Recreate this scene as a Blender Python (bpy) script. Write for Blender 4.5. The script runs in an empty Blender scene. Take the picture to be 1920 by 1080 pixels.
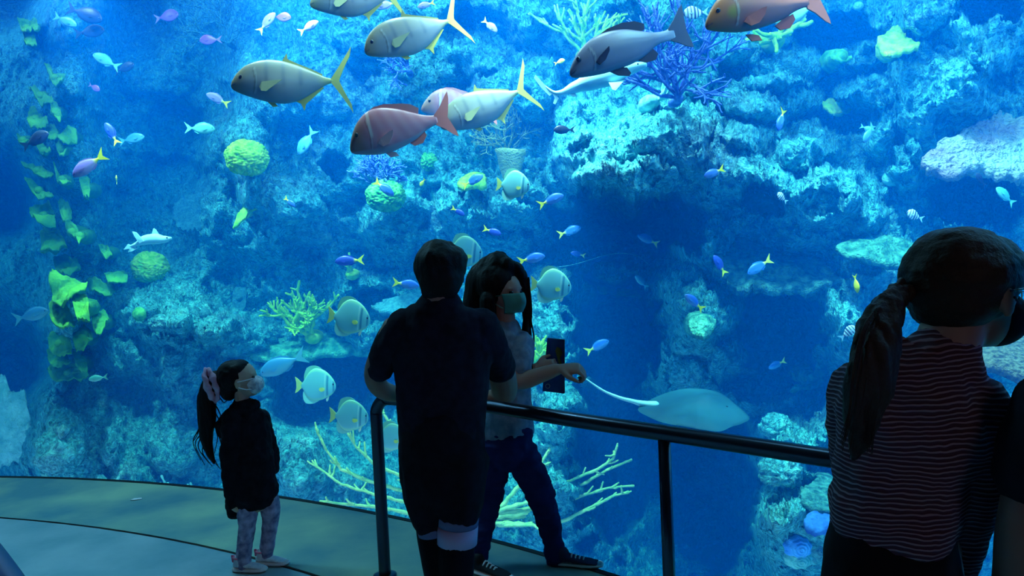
import bpy, bmesh, math, random
import numpy as np
from mathutils import Vector, Matrix

# ------------------------------------------------------------------ camera
FPX = 1387.0; PITCH = math.radians(2.7); ROLL = math.radians(2.6); CAMH = 1.62
sc = bpy.context.scene
cam_d = bpy.data.cameras.new('camera'); cam = bpy.data.objects.new('camera', cam_d)
sc.collection.objects.link(cam); sc.camera = cam
cam_d.sensor_width = 36.0; cam_d.lens = 36.0 * FPX / 1920.0; cam_d.clip_start = 0.05
cam.matrix_world = (Matrix.Translation((0, 0, CAMH)) @ Matrix.Rotation(math.pi/2 - PITCH, 4, 'X')
                    @ Matrix.Rotation(-ROLL, 4, 'Z'))
# ------------------------------------------------------------------ world, exposure
w = bpy.data.worlds.new('world'); sc.world = w; w.use_nodes = True
w.node_tree.nodes['Background'].inputs[0].default_value = (0.40, 0.70, 1.0, 1)
w.node_tree.nodes['Background'].inputs[1].default_value = 2.1
sc.view_settings.view_transform = 'Standard'; sc.view_settings.look = 'None'
sc.view_settings.gamma = 1.0; sc.view_settings.exposure = 0.3; sc.view_settings.use_curve_mapping = False
sc.cycles.max_bounces = 5; sc.cycles.diffuse_bounces = 2; sc.cycles.glossy_bounces = 2
sc.cycles.transmission_bounces = 2; sc.cycles.volume_bounces = 1; sc.cycles.transparent_max_bounces = 10
sc.cycles.caustics_reflective = False; sc.cycles.caustics_refractive = False
# ------------------------------------------------------------------ lamps
GC = (-5.817, -3.109); GR = 9.18          # centre and radius of the curved glass, in plan
def gpt(deg, r, z=0.0):
    return (GC[0] + r*math.cos(math.radians(deg)), GC[1] + r*math.sin(math.radians(deg)), z)
def area(name, loc, target, size, power, col):
    l = bpy.data.lights.new(name, 'AREA'); l.shape = 'DISK'; l.size = size; l.energy = power; l.color = col
    o = bpy.data.objects.new(name, l); sc.collection.objects.link(o); o.location = loc
    o.rotation_euler = (Vector(target) - Vector(loc)).to_track_quat('-Z', 'Y').to_euler()
    return o
LAMPC = (0.72, 0.93, 1.0)
for dg, r, p in ((14, 9.75, 900), (26, 9.75, 1200), (37, 9.75, 850), (48, 9.75, 850), (59, 9.8, 900), (70, 9.8, 650), (83, 9.9, 250)):
    area('tank_lamp', gpt(dg, r - 0.2, 5.1), gpt(dg, r + 2.6, 1.0), 0.5, p*0.15, LAMPC)
for dg, r, tz, p in ((20, 9.8, 0.2, 2000), (31, 9.8, 0.1, 2000), (42, 9.8, -0.4, 1900), (54, 9.8, -0.6, 1700), (66, 9.9, -0.6, 1400), (78, 9.9, -0.6, 900)):  # added fill spots, not known fixtures, to brighten the lower reef
    l = bpy.data.lights.new('tank_fill_spot', 'SPOT'); l.energy = p*1.4; l.color = LAMPC; l.spot_size = math.radians(50); l.spot_blend = 1.0; l.shadow_soft_size = 0.12
    o = bpy.data.objects.new('tank_fill_spot', l); sc.collection.objects.link(o); o.location = gpt(dg, r - 0.25, 5.0)
    o.rotation_euler = (Vector(gpt(dg, r + 2.0, tz)) - o.location).to_track_quat('-Z', 'Y').to_euler()
for dg, p in ((47, 0.25), (64, 0.8), (75, 1), (88, 1)):  # invented lamps along the glass, added to brighten the floor
    area('floor_fill', gpt(dg, 8.75, 4.42), gpt(dg, 8.3, 0.0), 0.5, 36*p, (0.22, 0.72, 1.0))
for dg, r, tr, tz, p in ((15, 10.9, 3.0, 1.6, 1100), (25, 11.0, 2.6, 1.5, 1300), (34, 11.0, 2.2, 1.0, 700), (24, 10.6, 2.6, -0.8, 1300)):  # extra unseen spots over mid water, added to brighten the right reef
    l = bpy.data.lights.new('tank_fill_spot', 'SPOT'); l.energy = p*0.75; l.color = LAMPC; l.spot_size = math.radians(62); l.spot_blend = 1.0; l.shadow_soft_size = 0.12
    o = bpy.data.objects.new('tank_fill_spot', l); sc.collection.objects.link(o); o.location = gpt(dg, r, 5.2)
    o.rotation_euler = (Vector(gpt(dg, r + tr, tz)) - o.location).to_track_quat('-Z', 'Y').to_euler()
area('room_lamp', (1.5, -2.5, 3.2), (0.8, 2.0, 1.0), 1.2, 8.0, (1.0, 0.6, 0.5))
# ------------------------------------------------------------------ helpers
RNG = random.Random(7)
def ray(px, py):
    x = (px - 960) / FPX; y = -(py - 540) / FPX
    c, s = math.cos(-ROLL), math.sin(-ROLL); x, y = c*x - s*y, s*x + c*y
    cp, sp = math.cos(PITCH), math.sin(PITCH)
    return x, cp + y*sp, y*cp - sp
def at(px, py, Y):
    r = ray(px, py); k = Y / r[1]
    return Vector((r[0]*k, r[1]*k, CAMH + r[2]*k))
def on_floor(px, py, z=0.0):
    r = ray(px, py); k = (z - CAMH) / r[2]
    return Vector((r[0]*k, r[1]*k, z))
def link(o, parent=None):
    sc.collection.objects.link(o)
    if parent is not None: o.parent = parent
    return o
def mesh_obj(name, verts, faces, mats, parent=None, smooth=True, loc=None, rot=None):
    me = bpy.data.meshes.new(name); me.from_pydata([tuple(v) for v in verts], [], faces); me.update()
    bm = bmesh.new(); bm.from_mesh(me); bmesh.ops.recalc_face_normals(bm, faces=bm.faces); bm.to_mesh(me); bm.free()
    if not isinstance(mats, (list, tuple)): mats = [mats]
    for m in mats: me.materials.append(m)
    if smooth: me.polygons.foreach_set('use_smooth', [True]*len(me.polygons))
    o = bpy.data.objects.new(name, me)
    if loc is not None: o.location = loc
    if rot is not None: o.rotation_euler = rot
    return link(o, parent)
def tag(o, label=None, cat=None, group=None, kind=None):
    if label: o['label'] = label
    if cat: o['category'] = cat
    if group: o['group'] = group
    if kind: o['kind'] = kind
    return o
def empty(name, loc=(0, 0, 0)):
    o = bpy.data.objects.new(name, None); o.empty_display_size = 0.05; o.location = loc
    return link(o)
# ---- vectorised gradient noise
_p = np.random.RandomState(3).permutation(256); _p = np.concatenate([_p, _p, _p])
_g = np.random.RandomState(5).normal(size=(256, 3)); _g /= np.linalg.norm(_g, axis=1)[:, None]
def perlin(P):
    P = np.asarray(P, float); i = np.floor(P).astype(int); f = P - i; i &= 255
    u = f*f*f*(f*(f*6 - 15) + 10); out = 0
    for dx in (0, 1):
        for dy in (0, 1):
            for dz in (0, 1):
                h = _p[_p[_p[i[:, 0] + dx] + i[:, 1] + dy] + i[:, 2] + dz]
                g = _g[h]; d = f - (dx, dy, dz)
                wt = (u[:, 0] if dx else 1 - u[:, 0])*(u[:, 1] if dy else 1 - u[:, 1])*(u[:, 2] if dz else 1 - u[:, 2])
                out = out + wt*(g*d).sum(1)
    return out
def fbm(P, octv=4, gain=0.5, ridge=False):
    P = np.asarray(P, float); a = 1.0; s = 0
    for k in range(octv):
        n = perlin(P*(2.03**k) + 17.3*k)
        s = s + a*((0.35 - np.abs(n))*1.6 if ridge else n*1.6); a *= gain
    return s
# ---- materials
def mat(name, col, rough=0.6, spec=0.3, metal=0.0, noise=None, bump=None, col2=None, sheen=0.0, emit=None):
    """noise=(scale, detail), mixes col and col2; bump=(scale, strength, distance)"""
    m = bpy.data.materials.new(name); m.use_nodes = True; nt = m.node_tree; N = nt.nodes; L = nt.links
    b = N['Principled BSDF']; b.inputs['Base Color'].default_value = (*col, 1)
    b.inputs['Roughness'].default_value = rough; b.inputs['Specular IOR Level'].default_value = spec
    b.inputs['Metallic'].default_value = metal
    if sheen: b.inputs['Sheen Weight'].default_value = sheen
    tc = N.new('ShaderNodeTexCoord')
    if col2 is not None:
        n = N.new('ShaderNodeTexNoise'); n.inputs['Scale'].default_value = (noise or (5, 4))[0]
        n.inputs['Detail'].default_value = (noise or (5, 4))[1]
        L.new(tc.outputs['Object'], n.inputs['Vector'])
        r = N.new('ShaderNodeValToRGB'); r.color_ramp.elements[0].position = 0.36; r.color_ramp.elements[1].position = 0.64
        r.color_ramp.elements[0].color = (*col, 1); r.color_ramp.elements[1].color = (*col2, 1)
        L.new(n.outputs['Fac'], r.inputs['Fac']); L.new(r.outputs['Color'], b.inputs['Base Color'])
    if bump:
        n2 = N.new('ShaderNodeTexNoise'); n2.inputs['Scale'].default_value = bump[0]; n2.inputs['Detail'].default_value = 6
        L.new(tc.outputs['Object'], n2.inputs['Vector'])
        bp = N.new('ShaderNodeBump'); bp.inputs['Strength'].default_value = bump[1]; bp.inputs['Distance'].default_value = bump[2]
        L.new(n2.outputs['Fac'], bp.inputs['Height']); L.new(bp.outputs['Normal'], b.inputs['Normal'])
    return m
# ------------------------------------------------------------------ setting: floor, glass, water
def concrete():
    m = mat('concrete', (0.12, 0.30, 0.34), 0.62, 0.35, noise=(1.5, 8), col2=(0.42, 0.58, 0.40), bump=(14, 0.35, 0.01))
    return m
M_conc = concrete()
M_conc2 = mat('concrete_smooth', (0.24, 0.42, 0.46), 0.5, 0.4, noise=(2.3, 6), col2=(0.42, 0.56, 0.58), bump=(22, 0.25, 0.01))
M_dark = mat('dark_rubber', (0.012, 0.014, 0.018), 0.6)
def arc_slab(name, r0, r1, z0, z1, d0, d1, n, m, kind='structure'):
    V = []; F = []
    for k in range(n + 1):
        a = d0 + (d1 - d0)*k/n
        V += [gpt(a, r0, z0), gpt(a, r1, z0), gpt(a, r1, z1), gpt(a, r0, z1)]
    for k in range(n):
        b = 4*k
        for j in range(4): F.append((b + j, b + (j + 1) % 4, b + 4 + (j + 1) % 4, b + 4 + j))
    F += [(3, 2, 1, 0), (4*n, 4*n + 1, 4*n + 2, 4*n + 3)]
    o = mesh_obj(name, V, F, m, smooth=False)
    if kind: o['kind'] = kind
    return o
JR = GR - 0.84
arc_slab('floor', 0.0, JR - 0.011, -0.2, 0.0, -40, 320, 180, M_conc2)
arc_slab('floor_border', JR + 0.011, GR - 0.03, -0.2, 0.0, -40, 320, 240, M_conc)
arc_slab('floor_joint', JR - 0.011, JR + 0.011, -0.2, -0.008, -40, 320, 240, M_dark)
arc_slab('trim_1', GR - 0.03, GR + 0.005, -0.2, 0.004, -40, 140, 120, M_dark)
gl = bpy.data.materials.new('acrylic'); gl.use_nodes = True; nt = gl.node_tree; nt.nodes.clear()
o_ = nt.nodes.new('ShaderNodeOutputMaterial'); mx = nt.nodes.new('ShaderNodeMixShader'); tr = nt.nodes.new('ShaderNodeBsdfTransparent')
gs = nt.nodes.new('ShaderNodeBsdfGlossy'); fr = nt.nodes.new('ShaderNodeFresnel'); fr.inputs['IOR'].default_value = 1.2
gs.inputs['Roughness'].default_value = 0.03; tr.inputs['Color'].default_value = (0.97, 0.99, 1.0, 1)
nt.links.new(fr.outputs[0], mx.inputs[0]); nt.links.new(tr.outputs[0], mx.inputs[1]); nt.links.new(gs.outputs[0], mx.inputs[2])
nt.links.new(mx.outputs[0], o_.inputs[0])
arc_slab('window_1', GR + 0.006, GR + 0.05, -0.25, 4.5, -40, 140, 180, gl)
M_wall = mat('dark_wall', (0.03, 0.035, 0.05), 0.8)
arc_slab('wall_front', GR - 0.25, GR + 0.3, 4.5, 6.2, -40, 140, 90, M_wall)
arc_slab('ceiling', 0.0, GR + 0.2, 6.0, 6.2, -40, 320, 90, M_wall)
arc_slab('wall_rear', GR, GR + 0.3, -0.2, 6.2, 140, 320, 90, M_wall)
arc_slab('wall_right', GR - 0.2, GR + 13.0, -3.5, 6.2, -41.5, -40.2, 1, M_wall)
arc_slab('wall_left', GR - 0.2, GR + 13.0, -3.5, 6.2, 140.2, 141.5, 1, M_wall)
# water body
wm = bpy.data.materials.new('sea_water'); wm.use_nodes = True; nt = wm.node_tree; nt.nodes.clear()
o_ = nt.nodes.new('ShaderNodeOutputMaterial'); ad = nt.nodes.new('ShaderNodeAddShader')
ab = nt.nodes.new('ShaderNodeVolumeAbsorption'); vs = nt.nodes.new('ShaderNodeVolumeScatter')
ab.inputs['Color'].default_value = (0.0, 0.76, 0.94, 1); ab.inputs['Density'].default_value = 0.24
vs.inputs['Color'].default_value = (0.0, 0.16, 0.68, 1); vs.inputs['Density'].default_value = 0.17
nt.links.new(ab.outputs[0], ad.inputs[0]); nt.links.new(vs.outputs[0], ad.inputs[1]); nt.links.new(ad.outputs[0], o_.inputs['Volume'])
arc_slab('water', GR + 0.07, GR + 13.0, -3.4, 4.9, -40, 140, 90, wm)
M_back = mat('tank_wall_paint', (0.02, 0.12, 0.4), 0.8)
arc_slab('wall_back', GR + 12.5, GR + 12.9, -3.4, 4.8, -39, 139, 90, M_back)
arc_slab('tank_floor', GR + 0.2, GR + 12.5, -3.2, -3.0, -39, 139, 90, mat('tank_sand', (0.3, 0.4, 0.4), 0.9, bump=(6, 0.6, 0.05)))
# ------------------------------------------------------------------ reef wall
def smooth01(t):
    t = np.clip(t, 0, 1); return t*t*(3 - 2*t)
CTRL = [(-350,-300,15),(-350,400,16),(-350,1000,15),(20,0,15),(10,400,16),(30,700,14),(-100,900,12),(50,100,10.5),(50,500,10.5),(135,40,8.8),(130,200,8.7),(130,320,8.6),(140,450,8.5),(150,600,8.4),
 (120,760,8.3),(230,200,10.8),(240,420,10.4),(110,860,8.0),(200,950,7.8),(260,60,12),(330,250,11.6),(380,120,11.2),(300,420,10),(250,640,9),(350,600,8.6),(400,800,8.4),(560,900,7.6),
 (450,130,8.8),(450,300,8.2),(480,430,8.2),(520,560,9.2),(430,520,9.3),(560,200,8.4),(640,80,8.2),(650,400,8.4),(700,520,8.6),(700,600,8.0),(620,720,9.8),
 (760,330,7.9),(820,180,8.0),(850,350,7.6),(900,60,7.6),(930,450,7.8),(960,200,7.2),(1000,560,7.6),(1000,330,7.3),(1040,60,7.4),(1050,640,7.3),(1050,800,6.9),(1060,980,6.5),
 (1180,170,7.35),(1180,330,6.75),(1190,395,6.7),(1150,60,7.3),(1300,60,7.2),(1380,150,7.3),(1380,330,6.6),(1330,480,6.8),(1180,460,9),(1160,620,9.5),(1180,850,9.3),
 (1320,620,6.9),(1290,700,6.9),(1350,820,8.2),(1340,1000,8.8),(1500,160,7.4),(1560,330,6.7),(1560,30,7.4),(1500,430,6.5),(1630,500,6.4),(1600,620,6.4),(1460,620,8.8),
 (1500,740,6.8),(1480,860,5.5),(1450,1000,5.2),(1560,960,4.9),(1620,820,5.2),(1700,60,5.7),(1730,250,5.5),(1840,60,5.3),(1850,180,5.1),(1800,420,5.6),(1900,500,5.4),
 (1900,700,5.4),(1800,900,5.0),(2100,300,4.9),(2200,800,4.9),(2200,-300,5.2),(1200,-300,7),(600,-300,8),(200,-300,11),(900,1200,6.8),(300,1250,8),(1500,1300,4.9),(2100,1300,4.7)]
CTRL = np.array([(x, y, d - (1.0 if 1250 < x < 1690 and y < 700 else 0.35 if 900 < x <= 1250 and y < 450 else 0)) for x, y, d in CTRL], float)
# (cx, cy, rx, ry, bulge): rounded masses standing out of the wall
BUMPS = [(1185,290,150,135,0.9),(1180,375,110,60,0.5),(1090,330,70,90,0.35),(1260,240,80,120,0.4),(1760,150,100,190,0.5),(1860,60,75,110,0.4),(1730,20,60,70,0.4),
 (470,250,45,160,0.7),(530,180,70,80,0.4),(530,380,80,50,0.4),(560,430,60,70,0.3),(640,330,60,60,0.35),(735,430,60,80,0.5),(780,170,90,60,0.4),(860,400,50,60,0.4),(690,60,80,60,0.35),
 (950,390,80,45,0.4),(940,440,70,70,0.4),(1010,180,50,70,0.35),(1075,240,25,60,0.25),(1040,600,60,110,0.5),(1060,820,60,150,0.6),(1400,240,80,60,0.4),(1380,330,60,60,0.35),
 (1440,200,110,45,0.5),(1330,300,22,220,0.3),(1470,150,80,40,0.4),(1510,290,60,50,0.4),(1550,390,70,60,0.5),(1620,400,50,60,0.3),(1650,260,30,60,0.3),(1700,330,40,50,0.3),
 (1440,375,60,60,0.3),(1290,690,75,75,0.6),(1380,730,60,80,0.5),(1330,600,70,50,0.4),(1260,560,70,45,0.35),(1480,870,80,60,0.6),(1450,960,70,80,0.5),(1500,1030,90,80,0.6),(1570,800,50,60,0.4),
 (1600,660,40,90,0.4),(1560,600,30,50,0.3),(300,610,60,50,0.5),(250,600,40,45,0.4),(370,625,70,50,0.5),(420,640,50,40,0.4),(340,700,50,60,0.4),(290,680,60,50,0.4),(230,680,40,50,0.3),(110,830,60,60,0.6),
 (215,830,22,60,0.4),(330,850,60,50,0.4),(560,880,60,70,0.4),(480,640,120,30,0.5),(130,120,60,80,0.6),(110,620,50,120,0.7),(300,130,80,60,0.4),(380,400,60,60,0.3),(540,540,50,60,0.3),(480,700,80,50,0.4),
 (800,20,80,40,0.4),(980,40,60,50,0.4),(1230,20,70,50,0.4),(1380,100,60,40,0.4),(1600,120,60,40,0.4),(1620,190,60,30,0.4),(1470,340,55,60,0.35),(880,120,60,45,0.35),(1290,150,60,50,0.35),(620,180,50,60,0.3),
 (1480,760,40,30,0.3),(1820,420,60,60,0.5),(1900,560,60,60,0.5),(1150,40,40,50,0.3),(1420,20,60,30,0.3)]
# (cx, cy, rx, ry, depth, edge): caves and overhung hollows
CAVES = [(1165,440,135,62,2.6,.25),(1255,430,70,50,2.2,.3),(1160,640,78,105,3.2,.22),(1150,860,70,160,2.6,.4),(1468,630,76,84,3.4,.16),(1340,930,78,150,2.6,.4),(1430,730,80,30,1.4,.5),
 (655,705,95,42,1.8,.35),(700,590,60,45,1.4,.4),(625,325,32,32,1.0,.35),(690,495,60,35,1.1,.6),(770,430,38,30,1.0,.4),(1430,390,42,36,1.4,.35),(1550,400,50,30,.9,.5),(1560,80,90,45,1.6,.45),
 (1600,235,75,35,1.3,.4),(1630,130,60,28,1.2,.4),(1540,260,60,26,1.0,.5),(1322,200,16,170,.7,1.2),(1335,330,16,80,.6,1.2),(1055,230,14,140,.6,1.2),(705,165,60,26,1.2,.5),(560,320,30,50,.7,.5),
 (1840,390,90,55,2.0,.3),(1850,25,55,38,1.3,.4),(910,75,70,40,1.2,.5),(860,60,40,40,1.0,.5),(600,470,80,60,.9,.7),(1190,40,50,25,.8,.5),(1085,170,40,20,.8,.5),(980,120,40,24,.8,.5),(820,370,45,24,1.0,.5),
 (890,385,30,20,.8,.4),(1040,480,50,40,.9,.5),(450,420,40,60,1.2,.5),(300,350,90,60,1.4,.6),(400,740,60,50,.8,.6),(560,760,60,80,1.4,.6),(230,760,70,50,.9,.6),(1545,880,36,24,.8,.3),(1500,860,40,14,.5,.4),
 (420,560,40,50,1.0,.6),(150,740,50,50,1.0,.6),(660,300,30,30,.6,.5),(1790,260,40,25,.5,.5),(1870,180,40,22,.8,.4),(960,500,50,40,.8,.5),(1390,520,60,30,.5,.6),(1430,900,40,90,1.0,.6)]
_big = {(1165,440),(1255,430),(1160,640),(1150,860),(1468,630),(1340,930),(655,705),(1840,390),(1850,25)}
_mid = {(625,325),(1430,390),(700,590),(1545,880),(1560,80),(560,760),(300,350),(1430,730)}
CAVES = [c if (c[0], c[1]) in _big else (c[0], c[1], c[2]*0.85, c[3]*0.85, c[4]*(0.55 if (c[0], c[1]) in _mid else 0.2), c[5]) for c in CAVES]
BUMPS = [(b[0], b[1], b[2], b[3], b[4]*1.05) for b in BUMPS]
def reef_depth(px, py):
    """depth of the reef wall for arrays of picture directions"""
    q = np.stack([px/90.0, py/90.0, np.zeros_like(px)], 1)
    wx = fbm(q, 3)*16 + fbm(q*5, 2)*4; wy = fbm(q + 31.7, 3)*16 + fbm(q*5 + 9, 2)*4
    wob = fbm(q*2.1 + 77, 3)
    X = px + wx; Yp = py + wy
    num = np.zeros_like(px); den = np.zeros_like(px)
    for cx, cy, d in CTRL:
        wgt = 1.0/((X - cx)**2 + (Yp - cy)**2 + 900.0)**1.7
        num += wgt*d; den += wgt
    D = num/den
    for cx, cy, rx, ry, b in BUMPS:
        r2 = ((X - cx)/rx)**2 + ((Yp - cy)/ry)**2
        D = D - b*np.sqrt(np.clip(1 - r2, 0, 1))
    for cx, cy, rx, ry, b, e in CAVES:
        r = np.sqrt(((X - cx)/rx)**2 + ((Yp - cy)/ry)**2)*(1 + 0.30*wob)
        D = D + b*smooth01((1 + e/2 - r)/e)
    return D
def build_reef():
    st = 3.4; nx = int(2560/st); ny = int(1650/st)
    gx = np.linspace(-330, 2230, nx); gy = np.linspace(-330, 1320, ny)
    PX, PY = np.meshgrid(gx, gy); px = PX.ravel(); py = PY.ravel()
    D = reef_depth(px, py)
    x = (px - 960)/FPX; y = -(py - 540)/FPX; c, s = math.cos(-ROLL), math.sin(-ROLL)
    rx, ry0 = c*x - s*y, s*x + c*y
    cp, sp = math.cos(PITCH), math.sin(PITCH)
    R = np.stack([rx, cp + ry0*sp, ry0*cp - sp], 1)
    P = R/R[:, 1:2]*D[:, None] + np.array([0, 0, CAMH])
    # rubble relief, in metres, from the place itself
    Pn = P*np.array([1, 0.6, 1])
    n1 = fbm(Pn*1.5, 3); n2 = fbm(Pn*4.2 + 5, 3, 0.55, True); n3 = fbm(Pn*13 + 3, 3, 0.6, True)
    lum = fbm(Pn*3.0 + 40, 2)
    n4 = fbm(Pn*22 + 9, 3, 0.65, True)
    disp = 0.12*n1 + 0.15*n2 + 0.07*n3*(1.0 + 0.8*lum) + 0.022*n4
    Rn = R/np.linalg.norm(R, axis=1)[:, None]
    P = P - Rn*disp[:, None]
    P[:, 2] += 0.06*n3 + 0.05*n2
    idx = np.arange(nx*ny).reshape(ny, nx)
    F = np.stack([idx[:-1, :-1].ravel(), idx[1:, :-1].ravel(), idx[1:, 1:].ravel(), idx[:-1, 1:].ravel()], 1)
    me = bpy.data.meshes.new('reef')
    me.vertices.add(len(P)); me.vertices.foreach_set('co', P.ravel())
    me.loops.add(F.size); me.loops.foreach_set('vertex_index', F.ravel().astype(np.int32))
    me.polygons.add(len(F)); me.polygons.foreach_set('loop_start', np.arange(0, F.size, 4, dtype=np.int32))
    me.polygons.foreach_set('loop_total', np.full(len(F), 4, np.int32))
    me.polygons.foreach_set('use_smooth', np.ones(len(F), bool)); me.update()
    me.materials.append(M_reef)
    o = bpy.data.objects.new('reef', me); link(o); tag(o, 'huge rough blue green rock reef with dark caves filling the whole tank', 'reef')
    return o
def reef_mat():
    m = bpy.data.materials.new('reef_rock'); m.use_nodes = True; nt = m.node_tree; N = nt.nodes; L = nt.links
    b = N['Principled BSDF']; b.inputs['Roughness'].default_value = 0.85; b.inputs['Specular IOR Level'].default_value = 0.15
    tc = N.new('ShaderNodeTexCoord')
    n = N.new('ShaderNodeTexNoise'); n.inputs['Scale'].default_value = 3.5; n.inputs['Detail'].default_value = 10; n.inputs['Roughness'].default_value = 0.78
    L.new(tc.outputs['Object'], n.inputs['Vector'])
    r = N.new('ShaderNodeValToRGB'); e = r.color_ramp.elements
    e[0].position = 0.33; e[0].color = (0.06, 0.26, 0.32, 1); e[1].position = 0.66; e[1].color = (0.26, 0.70, 0.64, 1)
    k = e.new(0.5); k.color = (0.12, 0.56, 0.58, 1)
    L.new(n.outputs['Fac'], r.inputs['Fac'])
    # patches of crusting coral in other hues
    n3 = N.new('ShaderNodeTexNoise'); n3.inputs['Scale'].default_value = 0.9; n3.inputs['Detail'].default_value = 3
    L.new(tc.outputs['Object'], n3.inputs['Vector'])
    r3 = N.new('ShaderNodeValToRGB'); r3.color_ramp.elements[0].position = 0.57; r3.color_ramp.elements[1].position = 0.66
    r3.color_ramp.elements[0].color = (0, 0, 0, 1); r3.color_ramp.elements[1].color = (0.22, 0.22, 0.22, 1)
    L.new(n3.outputs['Fac'], r3.inputs['Fac'])
    mx = N.new('ShaderNodeMix'); mx.data_type = 'RGBA'; mx.inputs[7].default_value = (0.42, 0.30, 0.42, 1)
    L.new(r3.outputs['Color'], mx.inputs[0]); L.new(r.outputs['Color'], mx.inputs[6])
    n4 = N.new('ShaderNodeTexNoise'); n4.inputs['Scale'].default_value = 11; n4.inputs['Detail'].default_value = 9; n4.inputs['Roughness'].default_value = 0.75; n4.inputs['Distortion'].default_value = 1.6
    L.new(tc.outputs['Object'], n4.inputs['Vector']); r4 = N.new('ShaderNodeValToRGB'); r4.color_ramp.elements[0].position = 0.40; r4.color_ramp.elements[1].position = 0.60
    r4.color_ramp.elements[0].color = (0.28, 0.34, 0.40, 1); r4.color_ramp.elements[1].color = (1.25, 1.25, 1.2, 1); L.new(n4.outputs['Fac'], r4.inputs['Fac'])
    m4 = N.new('ShaderNodeMix'); m4.data_type = 'RGBA'; m4.blend_type = 'MULTIPLY'; m4.inputs[0].default_value = 1.0; m4.clamp_result = False
    L.new(mx.outputs[2], m4.inputs[6]); L.new(r4.outputs['Color'], m4.inputs[7]); L.new(m4.outputs[2], b.inputs['Base Color'])
    n2 = N.new('ShaderNodeTexNoise'); n2.inputs['Scale'].default_value = 17; n2.inputs['Detail'].default_value = 7; n2.inputs['Distortion'].default_value = 1.2
    L.new(tc.outputs['Object'], n2.inputs['Vector'])
    bp = N.new('ShaderNodeBump'); bp.inputs['Strength'].default_value = 1.0; bp.inputs['Distance'].default_value = 0.10
    L.new(n2.outputs['Fac'], bp.inputs['Height']); L.new(bp.outputs['Normal'], b.inputs['Normal'])
    return m
M_reef = reef_mat()
REEF = build_reef()
bpy.context.view_layer.update()
def hit(px, py):
    d = Vector(ray(px, py)).normalized(); o = Vector((0, 0, CAMH))
    ok, p, n, i = REEF.ray_cast(o, d)
    return p if ok else at(px, py, 9.0)
def glass_y(px, py=540):
    r = ray(px, py); ax, ay = r[0], r[1]
    A = ax*ax + ay*ay; B = -2*(ax*GC[0] + ay*GC[1]); C = GC[0]**2 + GC[1]**2 - (GR + 0.08)**2
    return ay*(-B + math.sqrt(B*B - 4*A*C))/(2*A)
def swim_y(px, py, t):
    g = glass_y(px, py) + 0.25; h = hit(px, py).y - 0.35
    return g + t*max(h - g, 0.3)
# ------------------------------------------------------------------ fish
def attr_mat(name, rough=0.45, spec=0.4, bump=None):
    m = bpy.data.materials.new(name); m.use_nodes = True; N = m.node_tree.nodes; L = m.node_tree.links
    b = N['Principled BSDF']; b.inputs['Roughness'].default_value = rough; b.inputs['Specular IOR Level'].default_value = spec
    a = N.new('ShaderNodeAttribute'); a.attribute_name = 'pattern'; L.new(a.outputs['Color'], b.inputs['Base Color'])
    if bump:
        tc = N.new('ShaderNodeTexCoord'); v = N.new('ShaderNodeTexVoronoi'); v.inputs['Scale'].default_value = bump
        L.new(tc.outputs['Object'], v.inputs['Vector'])
        bp = N.new('ShaderNodeBump'); bp.inputs['Strength'].default_value = 0.25; bp.inputs['Distance'].default_value = 0.01
        L.new(v.outputs['Distance'], bp.inputs['Height']); L.new(bp.outputs['Normal'], b.inputs['Normal'])
    return m
M_scale = attr_mat('fish_scales', 0.42, 0.5)
M_skin_fish = attr_mat('fish_skin', 0.6, 0.25)
M_eye = mat('fish_eye', (0.01, 0.01, 0.015), 0.15, 0.6)
M_eyering = mat('eye_ring', (0.6, 0.62, 0.5), 0.3, 0.5)
_mats = {}
def flat(col, rough=0.5):
    k = tuple(round(c, 3) for c in col) + (rough,)
    if k not in _mats: _mats[k] = mat('fin_tissue', col, rough, 0.3)
    return _mats[k]
def curve1(xs, ys, q):
    """smooth interpolation through control points"""
    xs = np.array(xs, float); ys = np.array(ys, float); q = np.atleast_1d(np.array(q, float))
    m = np.zeros_like(ys); m[1:-1] = (ys[2:] - ys[:-2])/(xs[2:] - xs[:-2]); m[0] = (ys[1]-ys[0])/(xs[1]-xs[0]); m[-1] = (ys[-1]-ys[-2])/(xs[-1]-xs[-2])
    i = np.clip(np.searchsorted(xs, q) - 1, 0, len(xs) - 2); h = xs[i+1] - xs[i]; t = np.clip((q - xs[i])/h, 0, 1)
    return ((2*t**3 - 3*t**2 + 1)*ys[i] + (t**3 - 2*t**2 + t)*h*m[i] + (-2*t**3 + 3*t**2)*ys[i+1] + (t**3 - t**2)*h*m[i+1])
def set_pattern(me, cols):
    a = me.color_attributes.new('pattern', 'FLOAT_COLOR', 'POINT')
    a.data.foreach_set('color', np.concatenate([np.clip(cols, 0, 1), np.ones((len(cols), 1))], 1).astype(np.float32).ravel())
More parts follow.
